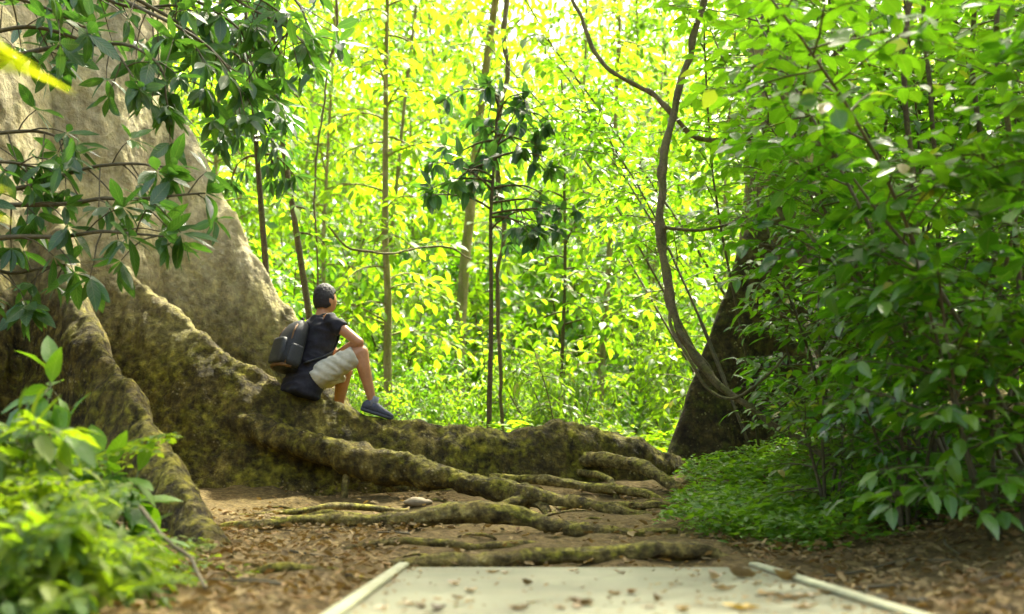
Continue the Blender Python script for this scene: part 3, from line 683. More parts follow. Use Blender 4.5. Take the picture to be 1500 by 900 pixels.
# ------------------------------------------------------------------ shrubs on the right bank
R_.seed(40)
def rsh(label, px, Y, h, spread, stems, br, leaf, n_obj=200, kind='broad', mat='leaf_right', lean=(0, 0), name='bank_shrub', low=.12, droop=.32, spacing=None, r=.014):
    leaf *= .68 if Y > 5 else .84
    return shrub(name, label, 'shrub', at_ground(px, Y), h, spread, stems, int(br * 1.5), leaf, spacing or leaf * .54, kind, mat, n_obj, 'shrubs on the right bank', lean, droop, low, r, 'twig', tilt=.36)
rsh('large leaved shrub spilling over the leaf litter beside the boardwalk', 1475, 4.4, 1.3, .75, 4, 8, .15, 240, lean=(-.08, 0))
rsh('tall oval leaved shrub arching over the bank past the boardwalk edge', 1560, 4.6, 2.6, .95, 3, 12, .15, 240, 'oval', lean=(-.10, .03), low=.3, mat='leaf_right2')
rsh('low glossy dark shrub at the foot of the bank above dry leaves', 1330, 5.2, .9, .55, 4, 6, .12, 200, mat='leaf_right2')
rsh('low bright shrub between the ground cover and the glossy shrub', 1215, 6.0, .85, .6, 4, 6, .11, 180, mat='leaf_right3')
rsh('upright shrub with broad leaves in the middle of the bank', 1420, 5.7, 3.2, .95, 3, 12, .14, 240, low=.2)
rsh('shrub with long narrow leaves in front of the dark trunk', 1240, 6.9, 1.7, .85, 4, 8, .19, 220, 'lance', low=.15)
rsh('yellowish narrow leaved shrub bending over the middle of the bank', 1330, 6.1, 2.0, .8, 3, 8, .2, 200, 'lance', low=.4, mat='leaf_right3')
rsh('tall thin stemmed shrub crowding over the long hanging liana', 1255, 7.6, 4.2, 1.15, 3, 14, .15, 260, low=.4)
rsh('bushy dark shrub beside the flared dark trunk', 1195, 8.3, 1.7, .75, 4, 8, .14, 180, mat='leaf_right2')
rsh('tall leafy shrub hanging its twigs before the dark trunk', 1120, 8.9, 4.9, 1.2, 4, 15, .16, 280, low=.45)
rsh('tall dense shrub rising at the back of the bank', 1390, 7.6, 4.6, 1.3, 4, 14, .16, 260, low=.15)
rsh('tall oval leaved dark shrub deep in the bank thicket', 1510, 6.6, 4.4, 1.3, 4, 14, .16, 260, 'oval', low=.15, mat='leaf_right2')
rsh('slim tree like shrub with a leafy top over the bank thicket', 1380, 6.2, 4.4, 1.15, 3, 13, .17, 280, low=.5)
rsh('slim oval leaved shrub with a leafy top above the dark thicket', 1490, 5.2, 3.7, 1.1, 3, 12, .17, 280, 'oval', low=.5)
rsh('leafy topped shrub reaching over the dark trunk from the bank', 1220, 8.0, 5.2, 1.25, 3, 14, .19, 280, low=.5)
for k, (px, Y, z0) in enumerate(((1345, 5.9, 5.0), (1372, 6.3, 5.2), (1478, 5.6, 4.8), (1445, 6.6, 5.2))):   # stems hanging through the thicket
    b = at_ground(px, Y); P = wob(catmull([b - np.array([0, 0, .05]), b + np.array([.04, 0, 1.2]), b + np.array([-.05, .05, 2.6]), np.array([b[0] + .05, b[1], z0])], 10), .06, 1.6); mb = MB(); mb.tube(P, np.linspace(.016, .012, len(P)) * (1 + .2 * R_.random()), 6)
    th = empty('hanging_vine', b, 'thin dark vine hanging upright through the right bank thicket', 'vine', 'upright vines in the right thicket'); part('stem', mb, M['bark_thin'], th)
for k, (px, Y, h) in enumerate(((1190, 12.0, 6.5), (1310, 10.8, 6.2), (1430, 10.0, 6.0), (1530, 9.0, 5.6), (1090, 13.0, 6.5), (1400, 13.5, 7.5), (1800, 7.2, 5.0), (1690, 9.2, 5.5), (1950, 6.2, 4.5), (2050, 8.5, 5.5))):
    shrub('tall_shrub', 'tall green shrub filling the forest edge behind the right bank', 'shrub', at_ground(px, Y), h, 1.5, 4, 18, .17, .10, 'bg', 'leaf_right' if k % 2 else 'leaf_right3', 0, 'tall shrubs behind the right bank', droop=1.0, low=.08, stem_r=.02)

# ------------------------------------------------------------------ overhanging tree at the left
R_.seed(9)
ot = empty('understorey_tree', (-4.35, 6.9, float(gz(-4.35, 6.9))), 'tree reaching dark leafy branches across the pale buttress trunk', 'tree')
mb = MB(); mb.tube(catmull([(-4.35, 6.9, 0), (-4.3, 6.85, 1.5), (-4.25, 6.8, 3), (-4.15, 6.8, 4.2), (-4.0, 6.9, 5.2)], 5), np.linspace(.08, .04, 21), 8); part('trunk', mb, M['bark_thin'], ot)
BR = [  # pixel polylines of branches with depth
    (6.9, [(-190, 140), (-60, 60), (60, 40), (150, 70), (200, 120)]), (7.2, [(-180, 80), (0, 0), (140, -10), (250, 40), (330, 90), (360, 130)]),
    (7.5, [(-180, 0), (100, -70), (270, -40), (380, 20), (440, 60)]), (7.4, [(-180, 0), (60, -60), (200, 0), (290, 60), (300, 130)]),
    (6.6, [(-190, 300), (-60, 210), (40, 190), (120, 220)]), (6.5, [(-190, 340), (-50, 290), (80, 270), (180, 240), (250, 245)]),
    (6.4, [(-190, 350), (-40, 300), (120, 300), (220, 290), (300, 285)]), (6.3, [(-190, 400), (-40, 350), (90, 345), (180, 345), (240, 350)]),
    (6.5, [(-190, 420), (-70, 380), (20, 400), (100, 385)]), (7.6, [(-180, -20), (120, -60), (330, -30), (420, 30), (400, 80)]),
    (7.0, [(-180, 160), (0, 90), (120, 60), (230, 90), (250, 150)]), (7.8, [(-180, -60), (60, -90), (260, -10), (350, 40), (380, 110)]), (7.7, [(-180, -60), (40, -60), (180, 10), (260, 10), (300, 30)]),
    (8.0, [(-180, -90), (200, -90), (360, -40), (440, 10), (460, 70)]), (6.8, [(-190, 40), (-40, -10), (60, 10), (130, 40)]), (6.4, [(-190, 320), (-70, 250), (10, 240), (60, 250)])]
L = []
for Y, pl in BR:
    P = wob(catmull([PX(x, y, Y + .15 * math.sin(x * .02)) for x, y in pl], 6), .05, 2); b = MB(); b.tube(P, np.linspace(.022, .006, len(P)), 5)
    for q in range(int(len(P) * .35), len(P), 1):
        if R_.random() < .3: continue
        t = unit(P[q] - P[q - 1]); t2 = arc(P[q], t * .6 + rv(.8) + np.array([0, -.1, 0]), R_.uniform(.15, .38), .7, 3); b.tube(t2, [.006, .005, .004, .003], 4, cap=False)
        whorl(t2[-1], t2[-1] - t2[-2], L, R_.uniform(.15, .22), R_.randint(5, 8), .35, .4)
    whorl(P[-1], P[-1] - P[-2], L, .21, 8, .55)
    part('branch', b, M['twig'], ot)
add_leaves(ot, L, 'branchleaf', 'leaf_branch', 290)

# bright near leaves at the upper left edge
R_.seed(77)
b0 = np.array([-1.5, 2.0, float(gz(-1.5, 2.0))]); np_ = empty('sunlit_sapling', b0, 'blurred bright yellow sapling leaves poking in above the ferns', 'sapling')
mb = MB(); mb.tube(catmull([b0, (-1.46, 2.0, .5), (-1.36, 2.05, 1.05), (-1.22, 2.05, 1.33)], 5), np.linspace(.012, .005, 16), 6); mb.tube(catmull([(-1.42, 2.02, .75), (-1.25, 2.0, .88), (-1.1, 2.0, .92)], 4), [.006] * 8 + [.004], 5); part('stem', mb, M['stem_green'], np_)
L = []
for (x0, y0, x1, y1, ln) in ((-80, 55, 112, 135, .27), (-90, 30, 60, 100, .22), (-60, 90, 45, 108, .16), (-70, 0, 20, 90, .18), (-60, 255, 22, 280, .13), (-50, 310, 25, 322, .12)):
    p0 = PX(x0, y0, 2.03); p1 = PX(x1, y1, 1.95); L.append((p0, p1 - p0, unit((0, .10, 1.0)), np.linalg.norm(p1 - p0)))
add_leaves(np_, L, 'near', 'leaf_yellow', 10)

# ------------------------------------------------------------------ ferns and herbs at the left
R_.seed(60)
def frond_mesh(seed):
    """twice divided frond: side stalks carrying small leaflets"""
    R_.seed(seed); P = arc((0, 0, 0), (0, .75, .75), 1.0, 1.25, 14, .02); L = []; mb = MB(); mb.tube(P, np.linspace(.008, .002, len(P)), 4, cap=False)
    for i in range(3, 15):
        t = unit(P[i] - P[i - 1]); s_ = unit(np.cross(t, [0, 0, 1.0])); f = (i - 2) / 12; ln = .34 * (math.sin(math.pi * min(1, .25 + .75 * f)) ** .8) + .03; up = unit(np.cross(s_, t))
        for sg in (-1, 1):
            d_ = unit(s_ * sg + t * .5 - np.array([0, 0, .15]) + rv(.08)); Q = arc(P[i], d_, ln, .35, 4, .03); mb.tube(Q, np.linspace(.003, .001, 5), 3, cap=False)
            m_ = max(3, int(ln / .045))
            for k in range(m_):
                u_ = (k + .6) / m_; q = Q[0] + (Q[-1] - Q[0]) * u_; w_ = unit(np.cross(d_, up))
                for s2 in (-1, 1): L.append((q, w_ * s2 + d_ * .55 + rv(.1), up + rv(.2), (.06 + .025 * R_.random()) * (1.1 - .6 * u_)))
            L.append((Q[-1], d_, up + rv(.1), .06))
    me1 = leaf_batch('frond', np.array([l[0] for l in L]), [l[1] for l in L], [l[2] for l in L], [l[3] for l in L], 'bg')
    v = get_co(me1); tri = np.empty(len(me1.loops), np.int32); me1.loops.foreach_get('vertex_index', tri)
    uvl = np.empty(len(me1.loops) * 2, np.float32); me1.uv_layers[0].data.foreach_get('uv', uvl)
    uvv = np.zeros((len(v), 2)); uvv[tri] = uvl.reshape(-1, 2)
    rv_ = np.concatenate(mb.v); rt = tri_of(mb.f); V = np.concatenate([v, rv_]); T = np.concatenate([tri.reshape(-1, 3), rt + len(v)])
    me = np_mesh('frond', V, T, np.concatenate([uvv, np.full((len(rv_), 2), .5)])); me.materials.append(M['leaf_fern']); bpy.data.meshes.remove(me1); return me
FR = [frond_mesh(s_) for s_ in (1, 2, 3, 4)]; R_.seed(61)
FL = ['feathery bright fern growing at the foot of the front plate root', 'low spreading fern beside the leaf litter and roots', 'sunlit fern in the left fern clump']
for k, (px, Y, ln, n_) in enumerate(((232, 4.3, .26, 8), (150, 3.5, .34, 9), (120, 3.9, .42, 9), (45, 3.6, .55, 10), (20, 3.0, .5, 10), (-60, 3.4, .8, 10), (-50, 2.6, .5, 9), (130, 2.75, .26, 8), (-20, 4.1, .85, 9), (170, 3.1, .24, 8), (0, 2.3, .34, 8), (190, 3.8, .26, 8), (-70, 3.0, .65, 9))):
    b = at_ground(px, Y); th = empty('fern', b, FL[0] if k == 0 else FL[1] if k == 9 else FL[2], 'fern', 'ferns in the left clump')
    n_ -= 3
    for j in range(n_):
        o = link('frond', FR[R_.randrange(4)], None, th); s_ = ln * R_.uniform(.75, 1.15)
        o.rotation_euler = (R_.uniform(-.15, .75), R_.uniform(-.15, .15), j * 6.283 / n_ + R_.uniform(-.3, .3)); o.scale = (s_, s_, s_); o.location = (0, 0, -.02)
R_.seed(62)
shrub('broad_leaved_herb', 'young plant with large soft green leaves against the front plate root', 'plant', at_ground(165, 4.3), .60, .24, 3, 3, .15, .15, 'oval', 'leaf_low', 60, stem_r=.008, twigmat='stem_green', low=.35, droop=.8)
shrub('broad_leaved_herb', 'taller leafy plant half hidden among the left ferns', 'plant', at_ground(60, 4.4), .86, .26, 3, 3, .15, .15, 'broad', 'leaf_low', 60, stem_r=.008, twigmat='stem_green', low=.35, droop=.8)
for lb, px, Y, h_, sp, lf, kd in (('low bushy plant with pointed yellow green leaves in front of the ferns', 60, 2.7, .34, .26, .085, 'broad'), ('small plant with narrow bright leaves beside the curved stick', 160, 3.2, .30, .24, .085, 'lance'),
                              ('tall bright plant with pointed leaves behind the fern clump', -10, 3.6, .72, .34, .12, 'broad'), ('bright narrow leaved plant in the middle of the ferns', 70, 3.5, .46, .3, .11, 'lance')):
    shrub('leafy_plant', lb, 'plant', at_ground(px, Y), h_, sp, 5, 6, lf, lf * .55, kd, 'leaf_fern', 180, stem_r=.006, twigmat='stem_green', low=.2, droop=.5, tilt=.35)
mb = MB(); mb.tube(wob(catmull([PX(205, 745, 3.6), PX(240, 790, 3.4), PX(275, 815, 3.3), PX(300, 862, 3.1)], 5), .01, 8), [.008] * 10 + [.007] * 6, 6)
tag(link('fallen_stick', mb.mesh('fallen_stick'), M['twig']), 'curved brown stick lying across the left ferns', 'stick')

# ------------------------------------------------------------------ low growth and litter
R_.seed(70)
def herbs(name, label, n, region, leaf, hmax, mat, dens=None, kind='bg'):
    L = []
    while len(L) < n:
        x = R_.uniform(*region[0]); y = R_.uniform(*region[1])
        if dens and R_.random() > dens(x, y): continue
        z = float(gz(x, y)); h = R_.uniform(.1, 1) * hmax; p = np.array([x, y, z + h]); a0 = R_.uniform(0, 6.28); k_ = R_.randint(4, 7)
        for j in range(k_):
            an = a0 + j * 6.283 / k_; L.append((p + rv(.012), unit((math.cos(an), math.sin(an), R_.uniform(-.3, .5))), unit(np.array([0, 0, 1.0]) + rv(.35)), leaf * R_.uniform(.6, 1.3)))
    c_ = (np.mean(region[0]), np.mean(region[1]), 0)
    o = link(name, leaf_batch(name, np.array([l[0] for l in L]), [l[1] for l in L], [l[2] for l in L], [l[3] for l in L], kind, c_), M[mat], loc=c_)
    tag(o, label, 'ground cover', kind='stuff')
def d_right(x, y):
    e_ = np.interp(y, [4.9, 5.3, 6.5, 8.6], [1.35, .95, .95, 1.45]) + .12 * math.sin(y * 5); return float(sst(e_ - .05, e_ + .3, x) * (.35 + .65 * noise.noise(Vector((x * 2.2, y * 2.2, 0))) ** 2 * 3) * (1 - .75 * float(sst(2.0, 2.8, x))) * (1 - sst(5.2, 4.8, y)))
herbs('ground_cover', 'carpet of small bright green leaves along the right edge of the path', 15000, ((.8, 3.4), (4.7, 9.0)), .055, .17, 'leaf_low', d_right)
herbs('ground_cover', 'sunlit low greenery on the ground beyond the roots', 9000, ((-3, 6), (10, 17)), .10, .5, 'leaf_bg')
def d_left(x, y): return float(sst(-1.0, -1.5, x + .12 * math.sin(y * 6)))
herbs('ground_cover', 'bright low weeds under the left ferns', 3500, ((-2.6, -.9), (2.2, 4.6)), .045, .14, 'leaf_fern', d_left)
def litter(n):
    P, A, Nn, S = [], [], [], []
    while len(P) < n:
        q = R_.random()
        if q < .38: x, y = R_.uniform(-2.2, -.55), R_.uniform(2.3, 6.5)
        elif q < .80: x, y = R_.uniform(1.08, 3.2), R_.uniform(2.3, 5.6)
        else: x, y = R_.uniform(-1.8, 2.0), R_.uniform(4.4, 8.2)
        if -.5 < x < 1.06 and y < 4.32 and q < 2: continue
        if q >= .8 and R_.random() < .4: continue
        an = R_.uniform(0, 6.28); P.append((x, y, float(gz(x, y)) + R_.uniform(.012, .045))); A.append((math.cos(an), math.sin(an), R_.uniform(-.25, .35))); Nn.append(unit(np.array([0, 0, 1.0]) + rv(.5))); S.append(R_.uniform(.022, .065))
    o = link('leaf_litter', leaf_batch('leaf_litter', P, A, Nn, S, 'lit'), M['litter']); tag(o, 'dry brown leaf litter scattered on the soil', 'leaf litter', kind='stuff')
litter(7500)
def debris(n):                                                       # crumbs and leaf bits caught on the deck
    P, A, Nn, S = [], [], [], []
    while len(P) < n:
        x, y = R_.uniform(-.42, .98), R_.uniform(2.4, 4.25); edge = min(x + .42, .98 - x)
        w_ = .08 + .9 * math.exp(-edge / .06) + .8 * math.exp(-((y - 2.88) / .07) ** 2) + .5 * math.exp(-(4.25 - y) / .05) + .35 * float(sst(.3, .9, x))
        if R_.random() > w_: continue
        an = R_.uniform(0, 6.28); P.append((x, y, .008)); A.append((math.cos(an), math.sin(an), .05)); Nn.append(unit(np.array([0, 0, 1.0]) + rv(.2))); S.append(R_.uniform(.008, .03))
    o = link('deck_debris', leaf_batch('deck_debris', P, A, Nn, S, 'lit'), M['litter']); tag(o, 'crumbs of dead leaf and soil caught on the deck', 'debris', kind='stuff')
debris(420)
# twigs in the litter
R_.seed(71)
for k in range(26):
    if k < 15: x, y = R_.uniform(1.15, 2.3), R_.uniform(2.9, 5.2)
    else: x, y = R_.uniform(-1.5, -.55), R_.uniform(3.0, 5.6)
    an = R_.uniform(0, 6.28); ln = R_.uniform(.12, .42); P = [np.array([x + math.cos(an) * ln * t, y + math.sin(an) * ln * t, 0]) for t in np.linspace(-.5, .5, 6)]
    P = np.array([[p[0], p[1], float(gz(p[0], p[1])) + .03] for p in wob(P, .03, 6)]); mb = MB(); mb.tube(P, np.linspace(.007, .003, 6), 5)
    tag(link('fallen_twig', mb.mesh('fallen_twig'), M['twig']), 'thin dry twig lying in the litter right of the boardwalk' if k < 15 else 'thin dry twig lying in the litter left of the boardwalk', 'twig', 'twigs in the right litter' if k < 15 else 'twigs in the left litter')
# leaves on the deck
M['leaf_deck'] = leafmat('dead_leaf_dark', [(.05, .032, .012), (.09, .06, .02), (.14, .095, .035), (.20, .14, .05)], (.12, .07, .02), rough=.6, tf=.12)
M['leaf_deck_yellow'] = leafmat('dead_leaf_yellow', [(.45, .33, .07), (.38, .27, .05)], (.3, .2, .03), rough=.5, tf=.2)
M['leaf_deck_pale'] = leafmat('dead_leaf_pale', [(.36, .29, .17), (.42, .35, .22)], (.3, .2, .1), rough=.6, tf=.15)
def deck_leaf(px, py, ln, an, label, mat='leaf_deck', tiltv=(0, 0), curl=.3, group=None):
    Y = CAMZ * F / (py - HY); x = (px - 750) * Y / F; tv, tf, tu = leaf_template(5, .5, .8, curl, .0, .05); V = tv.copy(); V[:, 1] -= .5; V[:, 2] += curl * .5 * (V[:, 1] * 2) ** 2
    me = np_mesh('fallen_leaf', V * ln, tri_of(tf), tu); me.materials.append(M[mat]); o = link('fallen_leaf', me)
    o.rotation_euler = (tiltv[0], tiltv[1], an); bpy.context.view_layer.update()
    zmin = min((o.rotation_euler.to_matrix() @ v.co).z for v in me.vertices); o.location = (x, Y, .0035 - zmin); tag(o, label, 'leaf', group)
deck_leaf(1082, 848, .12, .9, 'dark curled dead leaf standing up near the deck corner', tiltv=(.2, .75), curl=.5)
deck_leaf(1043, 850, .09, .3, 'pale curled dead leaf beside the standing dark leaf', 'leaf_deck_pale', (.2, .3), .6)
deck_leaf(1148, 852, .10, 1.9, 'brown crumpled leaf resting against the right edge strip', 'litter', (.3, .2), .6)
deck_leaf(960, 882, .045, .5, 'small dark crumpled leaf alone in mid deck', tiltv=(.3, .3), curl=.7)
deck_leaf(770, 858, .045, 1.2, 'small dark leaf scrap near the far deck end', tiltv=(.3, .5), curl=.7)
deck_leaf(1085, 894, .11, 1.3, 'yellow brown dead leaf lying flat on the deck', 'leaf_deck_yellow', (.05, .05), .2)
for k, (px, py, ln) in enumerate(((722, 841, .06), (740, 842, .05), (665, 858, .07), (690, 868, .08), (600, 888, .07), (615, 892, .06), (640, 896, .08), (670, 878, .05), (850, 888, .10), (845, 892, .06), (900, 873, .06), (925, 871, .07), (1060, 866, .09), (1120, 873, .10), (1150, 878, .13), (1185, 875, .09), (1210, 870, .09), (1235, 871, .07), (1280, 890, .06), (1180, 893, .08), (1000, 897, .07), (760, 895, .07), (820, 893, .06), (910, 841, .05), (840, 838, .05), (1020, 838, .06), (560, 893, .06), (950, 893, .05), (1240, 893, .06), (1110, 857, .05))):
    deck_leaf(px, py, ln, R_.uniform(0, 6.28), 'flat brown dead leaf scrap lying on the deck', R_.choice(['leaf_deck', 'leaf_deck', 'litter', 'leaf_deck_pale']), (R_.uniform(-.12, .12), R_.uniform(-.12, .12)), R_.uniform(.1, .35), 'dead leaf scraps on the deck')
# stones
M['stone'] = plainmat('pale_stone', (.14, .11, .06), (.27, .225, .13), .8, 12, .4)
for px, py, Y, s_, lb in ((612, 722, 7.35, .07, 'flat pale stone under the arch of the forked root'), (675, 738, 7.2, .05, 'small pale stone in front of the forked root'), (790, 700, 7.9, .06, 'buff stone tucked under the long root')):
    x = (px - 750) * Y / F; mb = MB(); mb.ellipsoid((0, 0, 0), np.diag([s_ * 1.5, s_, s_ * .55]), 14, 9, lambda d_: 1 + .25 * noise.noise(Vector(d_ * 1.7 + x)))
    tag(link('stone', mb.mesh('stone'), M['stone'], loc=(x, Y, float(gz(x, Y)) + s_ * .3)), lb, 'stone')

# ------------------------------------------------------------------ lianas
def liana(label, pts, rad, tw=0.0, extra=None):
    P = wob(wob(catmull(pts, 8), .03, 2.2), .014, 7); R = np.interp(np.linspace(0, 1, len(P)), np.linspace(0, 1, len(rad)), rad)
    R = R * .66 * (1 + .35 * np.array([noise.noise(Vector(q * 9)) for q in P])); mb = MB(); mb.tube(P, R, 8)
    th = empty('liana', P[-1], label, 'vine'); part('stem', mb, M['liana'], th)
    if tw:                                     # a thinner stem wound round the first
        an = np.arange(len(P)) * tw; h_ = MB(); h_.tube(wob(P + np.stack([np.cos(an), np.sin(an), 0 * an], 1) * (R * 1.05)[:, None], .012, 6), R * .36, 6); part('stem', h_, M['liana'], th)
    for e_ in (extra or []):
        b = MB(); Q = wob(catmull(e_, 6), .015, 4); b.tube(Q, np.linspace(.014, .009, len(Q)), 5); part('strand', b, M['liana'], th)
    return th
g0 = at_ground(1290, 6.7)
liana('thick liana hanging in a long curve before the dark trunk', [(2.5, 9.7, 8.0), (2.2, 8.8, 6.2), PX(1050, -80, 7.9), PX(1030, 0, 7.7), PX(1008, 90, 7.6), PX(987, 170, 7.5), PX(972, 250, 7.4), PX(968, 340, 7.3), PX(980, 430, 7.2), PX(1008, 505, 7.1), PX(1052, 562, 7.0), PX(1115, 606, 6.9), PX(1200, 660, 6.8), g0 - np.array([0, 0, .05])],
      [.05, .048, .045, .04, .04, .042, .045, .045, .05, .045, .04, .032, .028, .025], .33,
      extra=[[PX(985, 440, 7.25), PX(982, 475, 7.15), PX(1005, 520, 7.0), PX(1040, 570, 6.95), PX(1080, 582, 6.9), PX(1130, 545, 6.9), PX(1150, 520, 6.95)], [PX(972, 335, 7.25), PX(1000, 336, 7.3), PX(1045, 336, 7.4), PX(1090, 318, 7.6)]])
liana('thin dark liana looping down and across into the right hand leaves', [(.2, 8.0, 6.4), PX(828, -60, 8.0), PX(838, 0, 8.0), PX(862, 62, 7.9), PX(902, 112, 7.8), PX(948, 138, 7.8), PX(985, 172, 7.7), PX(1012, 198, 7.7), PX(1055, 206, 7.7), PX(1105, 200, 7.6), PX(1150, 165, 7.5), PX(1200, 100, 7.4), PX(1285, 20, 7.3), PX(1330, -60, 7.3), (3.0, 8.6, 5.6), (2.85, 9.75, 6.6)], [.02, .022, .022, .024, .026, .03, .03, .03, .026, .024, .022, .022, .02, .02, .02, .02])
liana('wavy dark liana climbing behind the slim sapling', [PX(745, -120, 12.5), PX(742, 0, 12.3), PX(738, 60, 12.2), PX(744, 110, 12.1), PX(733, 170, 12), PX(728, 250, 12), PX(738, 330, 12), PX(728, 420, 12), PX(735, 560, 12), at_ground(738, 12)], [.05, .05, .05, .045, .05, .04, .04, .035, .035, .035])
liana('thin twig like liana stretched level behind the man', [PX(480, 330, 12.2), PX(510, 365, 12.3), PX(560, 370, 12.5), PX(600, 366, 12.8), PX(650, 362, 13), PX(690, 380, 13.2)], [.02, .022, .022, .02, .018, .016])
liana('thin curved liana hanging near the top beside the leaning tree', [PX(488, -60, 12), PX(494, 20, 12), PX(492, 60, 12), PX(482, 95, 12.0), PX(470, 180, 12), PX(462, 300, 12), at_ground(470, 12)], [.025, .025, .025, .02, .018, .018, .018])

# ------------------------------------------------------------------ the seated man
M['skin'] = plainmat('skin', (.38, .18, .075), (.47, .235, .105), .5, 30, .08, .45, .12)
M['hair'] = plainmat('hair', (.008, .007, .006), (.022, .018, .014), .55, 90, .8)
M['shirt'] = plainmat('black_cotton', (.008, .008, .011), (.018, .018, .024), .85, 40, .3)
M['shorts'] = plainmat('beige_cotton', (.40, .39, .28), (.55, .54, .41), .85, 25, .3)
M['sock'] = plainmat('grey_sock', (.16, .17, .19), (.26, .27, .29), .9, 80)
M['shoe'] = plainmat('dark_grey_shoe', (.035, .042, .055), (.075, .085, .105), .6, 40)
M['sole'] = plainmat('shoe_sole', (.03, .035, .045), (.06, .07, .08), .7, 30)
M['pack'] = plainmat('charcoal_nylon', (.008, .010, .010), (.020, .023, .022), .6, 60, .4)
M['pack2'] = plainmat('grey_nylon', (.018, .022, .021), (.034, .038, .036), .6, 60, .4)
M['trim'] = plainmat('brown_trim', (.10, .05, .015), (.17, .09, .03), .7, 40)
FW = unit((.80, .60, 0)); RT = np.array([FW[1], -FW[0], 0]); UP = np.array([0, 0, 1.0])
HZ = ridge_z(-1.70, 8.36, .07) - .05
HIP = np.array([-1.70, 8.36, HZ + .095]); NECK = HIP + np.array([.13, .09, .555]); SP = unit(NECK - HIP); DV = unit(np.cross(RT, SP)) * -1
HEAD = NECK + np.array([.03, .02, .142]); HD = unit((.72, .69, -.03)); HR = np.array([HD[1], -HD[0], 0])
Rsh = NECK + RT * .165 - SP * .045; Lsh = NECK - RT * .165 - SP * .045
Rhip = HIP + RT * .09; Lhip = HIP - RT * .09
fz = ridge_z(-1.13, 8.33, .07)
Rank = np.array([-1.135, 8.34, fz + .105]); Rkn = np.array([-1.215, 8.27, HIP[2] + .245])
Lank = np.array([-1.50, 8.74, HIP[2] - .26]); Lkn = np.array([-1.40, 8.64, HIP[2] + .13])
Rel = Rkn + np.array([-.015, -.03, .075]); Rwr = np.array([-1.44, 8.50, HIP[2] + .27])
Lel = Lkn + np.array([-.04, .03, .08]); Lwr = np.array([-1.40, 8.56, HIP[2] + .20])
def hand(mb, w_, d_, n_, thumb):
    """palm + five separate curled fingers; d_ pointing, n_ palm normal, thumb: side sign"""
    d_ = unit(d_); n_ = unit(n_ - d_ * np.dot(n_, d_)); s_ = np.cross(d_, n_) * thumb
    mb.loft([(w_ - d_ * .01, s_, n_, .026, .018, 2.2), (w_ + d_ * .03, s_, n_, .036, .016, 2.4), (w_ + d_ * .065, s_, n_, .041, .014, 2.6), (w_ + d_ * .09, s_, n_, .039, .011, 2.6)], 14)
    for k, (o_, ln) in enumerate(((.030, .070), (.010, .080), (-.010, .074), (-.030, .058))):
        p = w_ + d_ * .085 + s_ * o_; pts = [p]; dd = d_.copy()
        for q, f in enumerate((.42, .32, .26)):
            dd = unit(dd + n_ * (.45 if q else .25)); p = p + dd * ln * f; pts.append(p)
        mb.capsule(pts, [.0095, .009, .0082, .0072], 8)
    p = w_ + d_ * .02 + s_ * .032; mb.capsule([p, p + d_ * .03 + s_ * .022 + n_ * .006, p + d_ * .06 + s_ * .026 + n_ * .016], [.0115, .0105, .0085], 8)
def torso(mb, g_, top=True):
    S = ([(-.125, .15, .12), (-.11, .172, .135)] if g_ else [(-.07, .15, .11)]) + [(0, .172, .13), (.12, .155, .115), (.25, .15, .108), (.38, .168, .115), (.47, .182, .105), (.525, .165, .085), (.56, .09, .065)]
    mb.loft([(HIP + SP * s_ + DV * (.015 * math.sin(s_ * 5)), RT, DV, a_ + g_, b_ + g_, 2.3) for s_, a_, b_ in S], 24)
body = MB(); torso(body, 0)
body.capsule([NECK - SP * .06, NECK + np.array([.012, .008, .05]), HEAD - UP * .05], [.062, .055, .055], 14)
def headfn(d_):                                # d_: (right, forward, up)
    r = 1.0
    if d_[1] > 0: r *= 1 - .06 * d_[1] * max(0, -d_[2]) - .10 * (abs(d_[0]) ** 2) * max(0, -d_[2])
    r += .12 * math.exp(-((d_[0] / .13) ** 2 + ((d_[2] + .08) / .17) ** 2)) * (d_[1] > 0)      # nose
    r -= .045 * sum(math.exp(-(((d_[0] - q) / .15) ** 2 + ((d_[2] - .10) / .10) ** 2)) for q in (-.38, .38)) * (d_[1] > 0)   # eye sockets
    r += .02 * math.exp(-((d_[0] / .25) ** 2 + ((d_[2] + .48) / .07) ** 2)) * (d_[1] > 0)      # lips
    return r
body.ellipsoid(HEAD, [HR * .076, HD * .097, UP * .118], 40, 28, headfn)
for s_ in (-1, 1): body.ellipsoid(HEAD + HR * s_ * .078 - HD * .005 - UP * .008, [HR * .010 * s_ + HD * -.004, HD * .019, UP * .031], 10, 8)
for sh, el, wr, th_, dd, nn in ((Rsh, Rel, Rwr, 1, None, None), (Lsh, Lel, Lwr, -1, None, None)):
    body.capsule([sh, sh + .35 * (el - sh) + UP * .004, sh + .75 * (el - sh), el], [.056, .050, .043, .038], 14)
    body.capsule([el, el + .3 * (wr - el), el + .7 * (wr - el), wr], [.039, .042, .034, .025], 14)
hand(body, Rwr, unit(Rwr - Rel) + np.array([0, .1, -.25]), np.array([.3, .5, -.6]), 1)
hand(body, Lwr, unit(Lwr - Lel) + np.array([.1, -.3, -.1]), np.array([-.2, .2, -.9]), -1)
for hp, kn, an in ((Rhip, Rkn, Rank), (Lhip, Lkn, Lank)):
    body.capsule([hp, hp + .5 * (kn - hp), kn], [.088, .074, .056], 16)
    c_ = unit(np.cross(unit(an - kn), RT)); c_ = c_ if np.dot(c_, FW) < 0 else -c_
    body.capsule([kn, kn + .28 * (an - kn) + c_ * .014, kn + .6 * (an - kn) + c_ * .006, an], [.055, .057, .045, .034], 16)
    body.capsule([an, an - UP * .03 + FW * .03, an - UP * .045 + FW * .06], [.034, .03, .022], 12)
man = empty('person', (HIP[0], HIP[1], HIP[2] - .1), 'person in black t-shirt and beige shorts sitting on the mossy plate root, looking away', 'person')
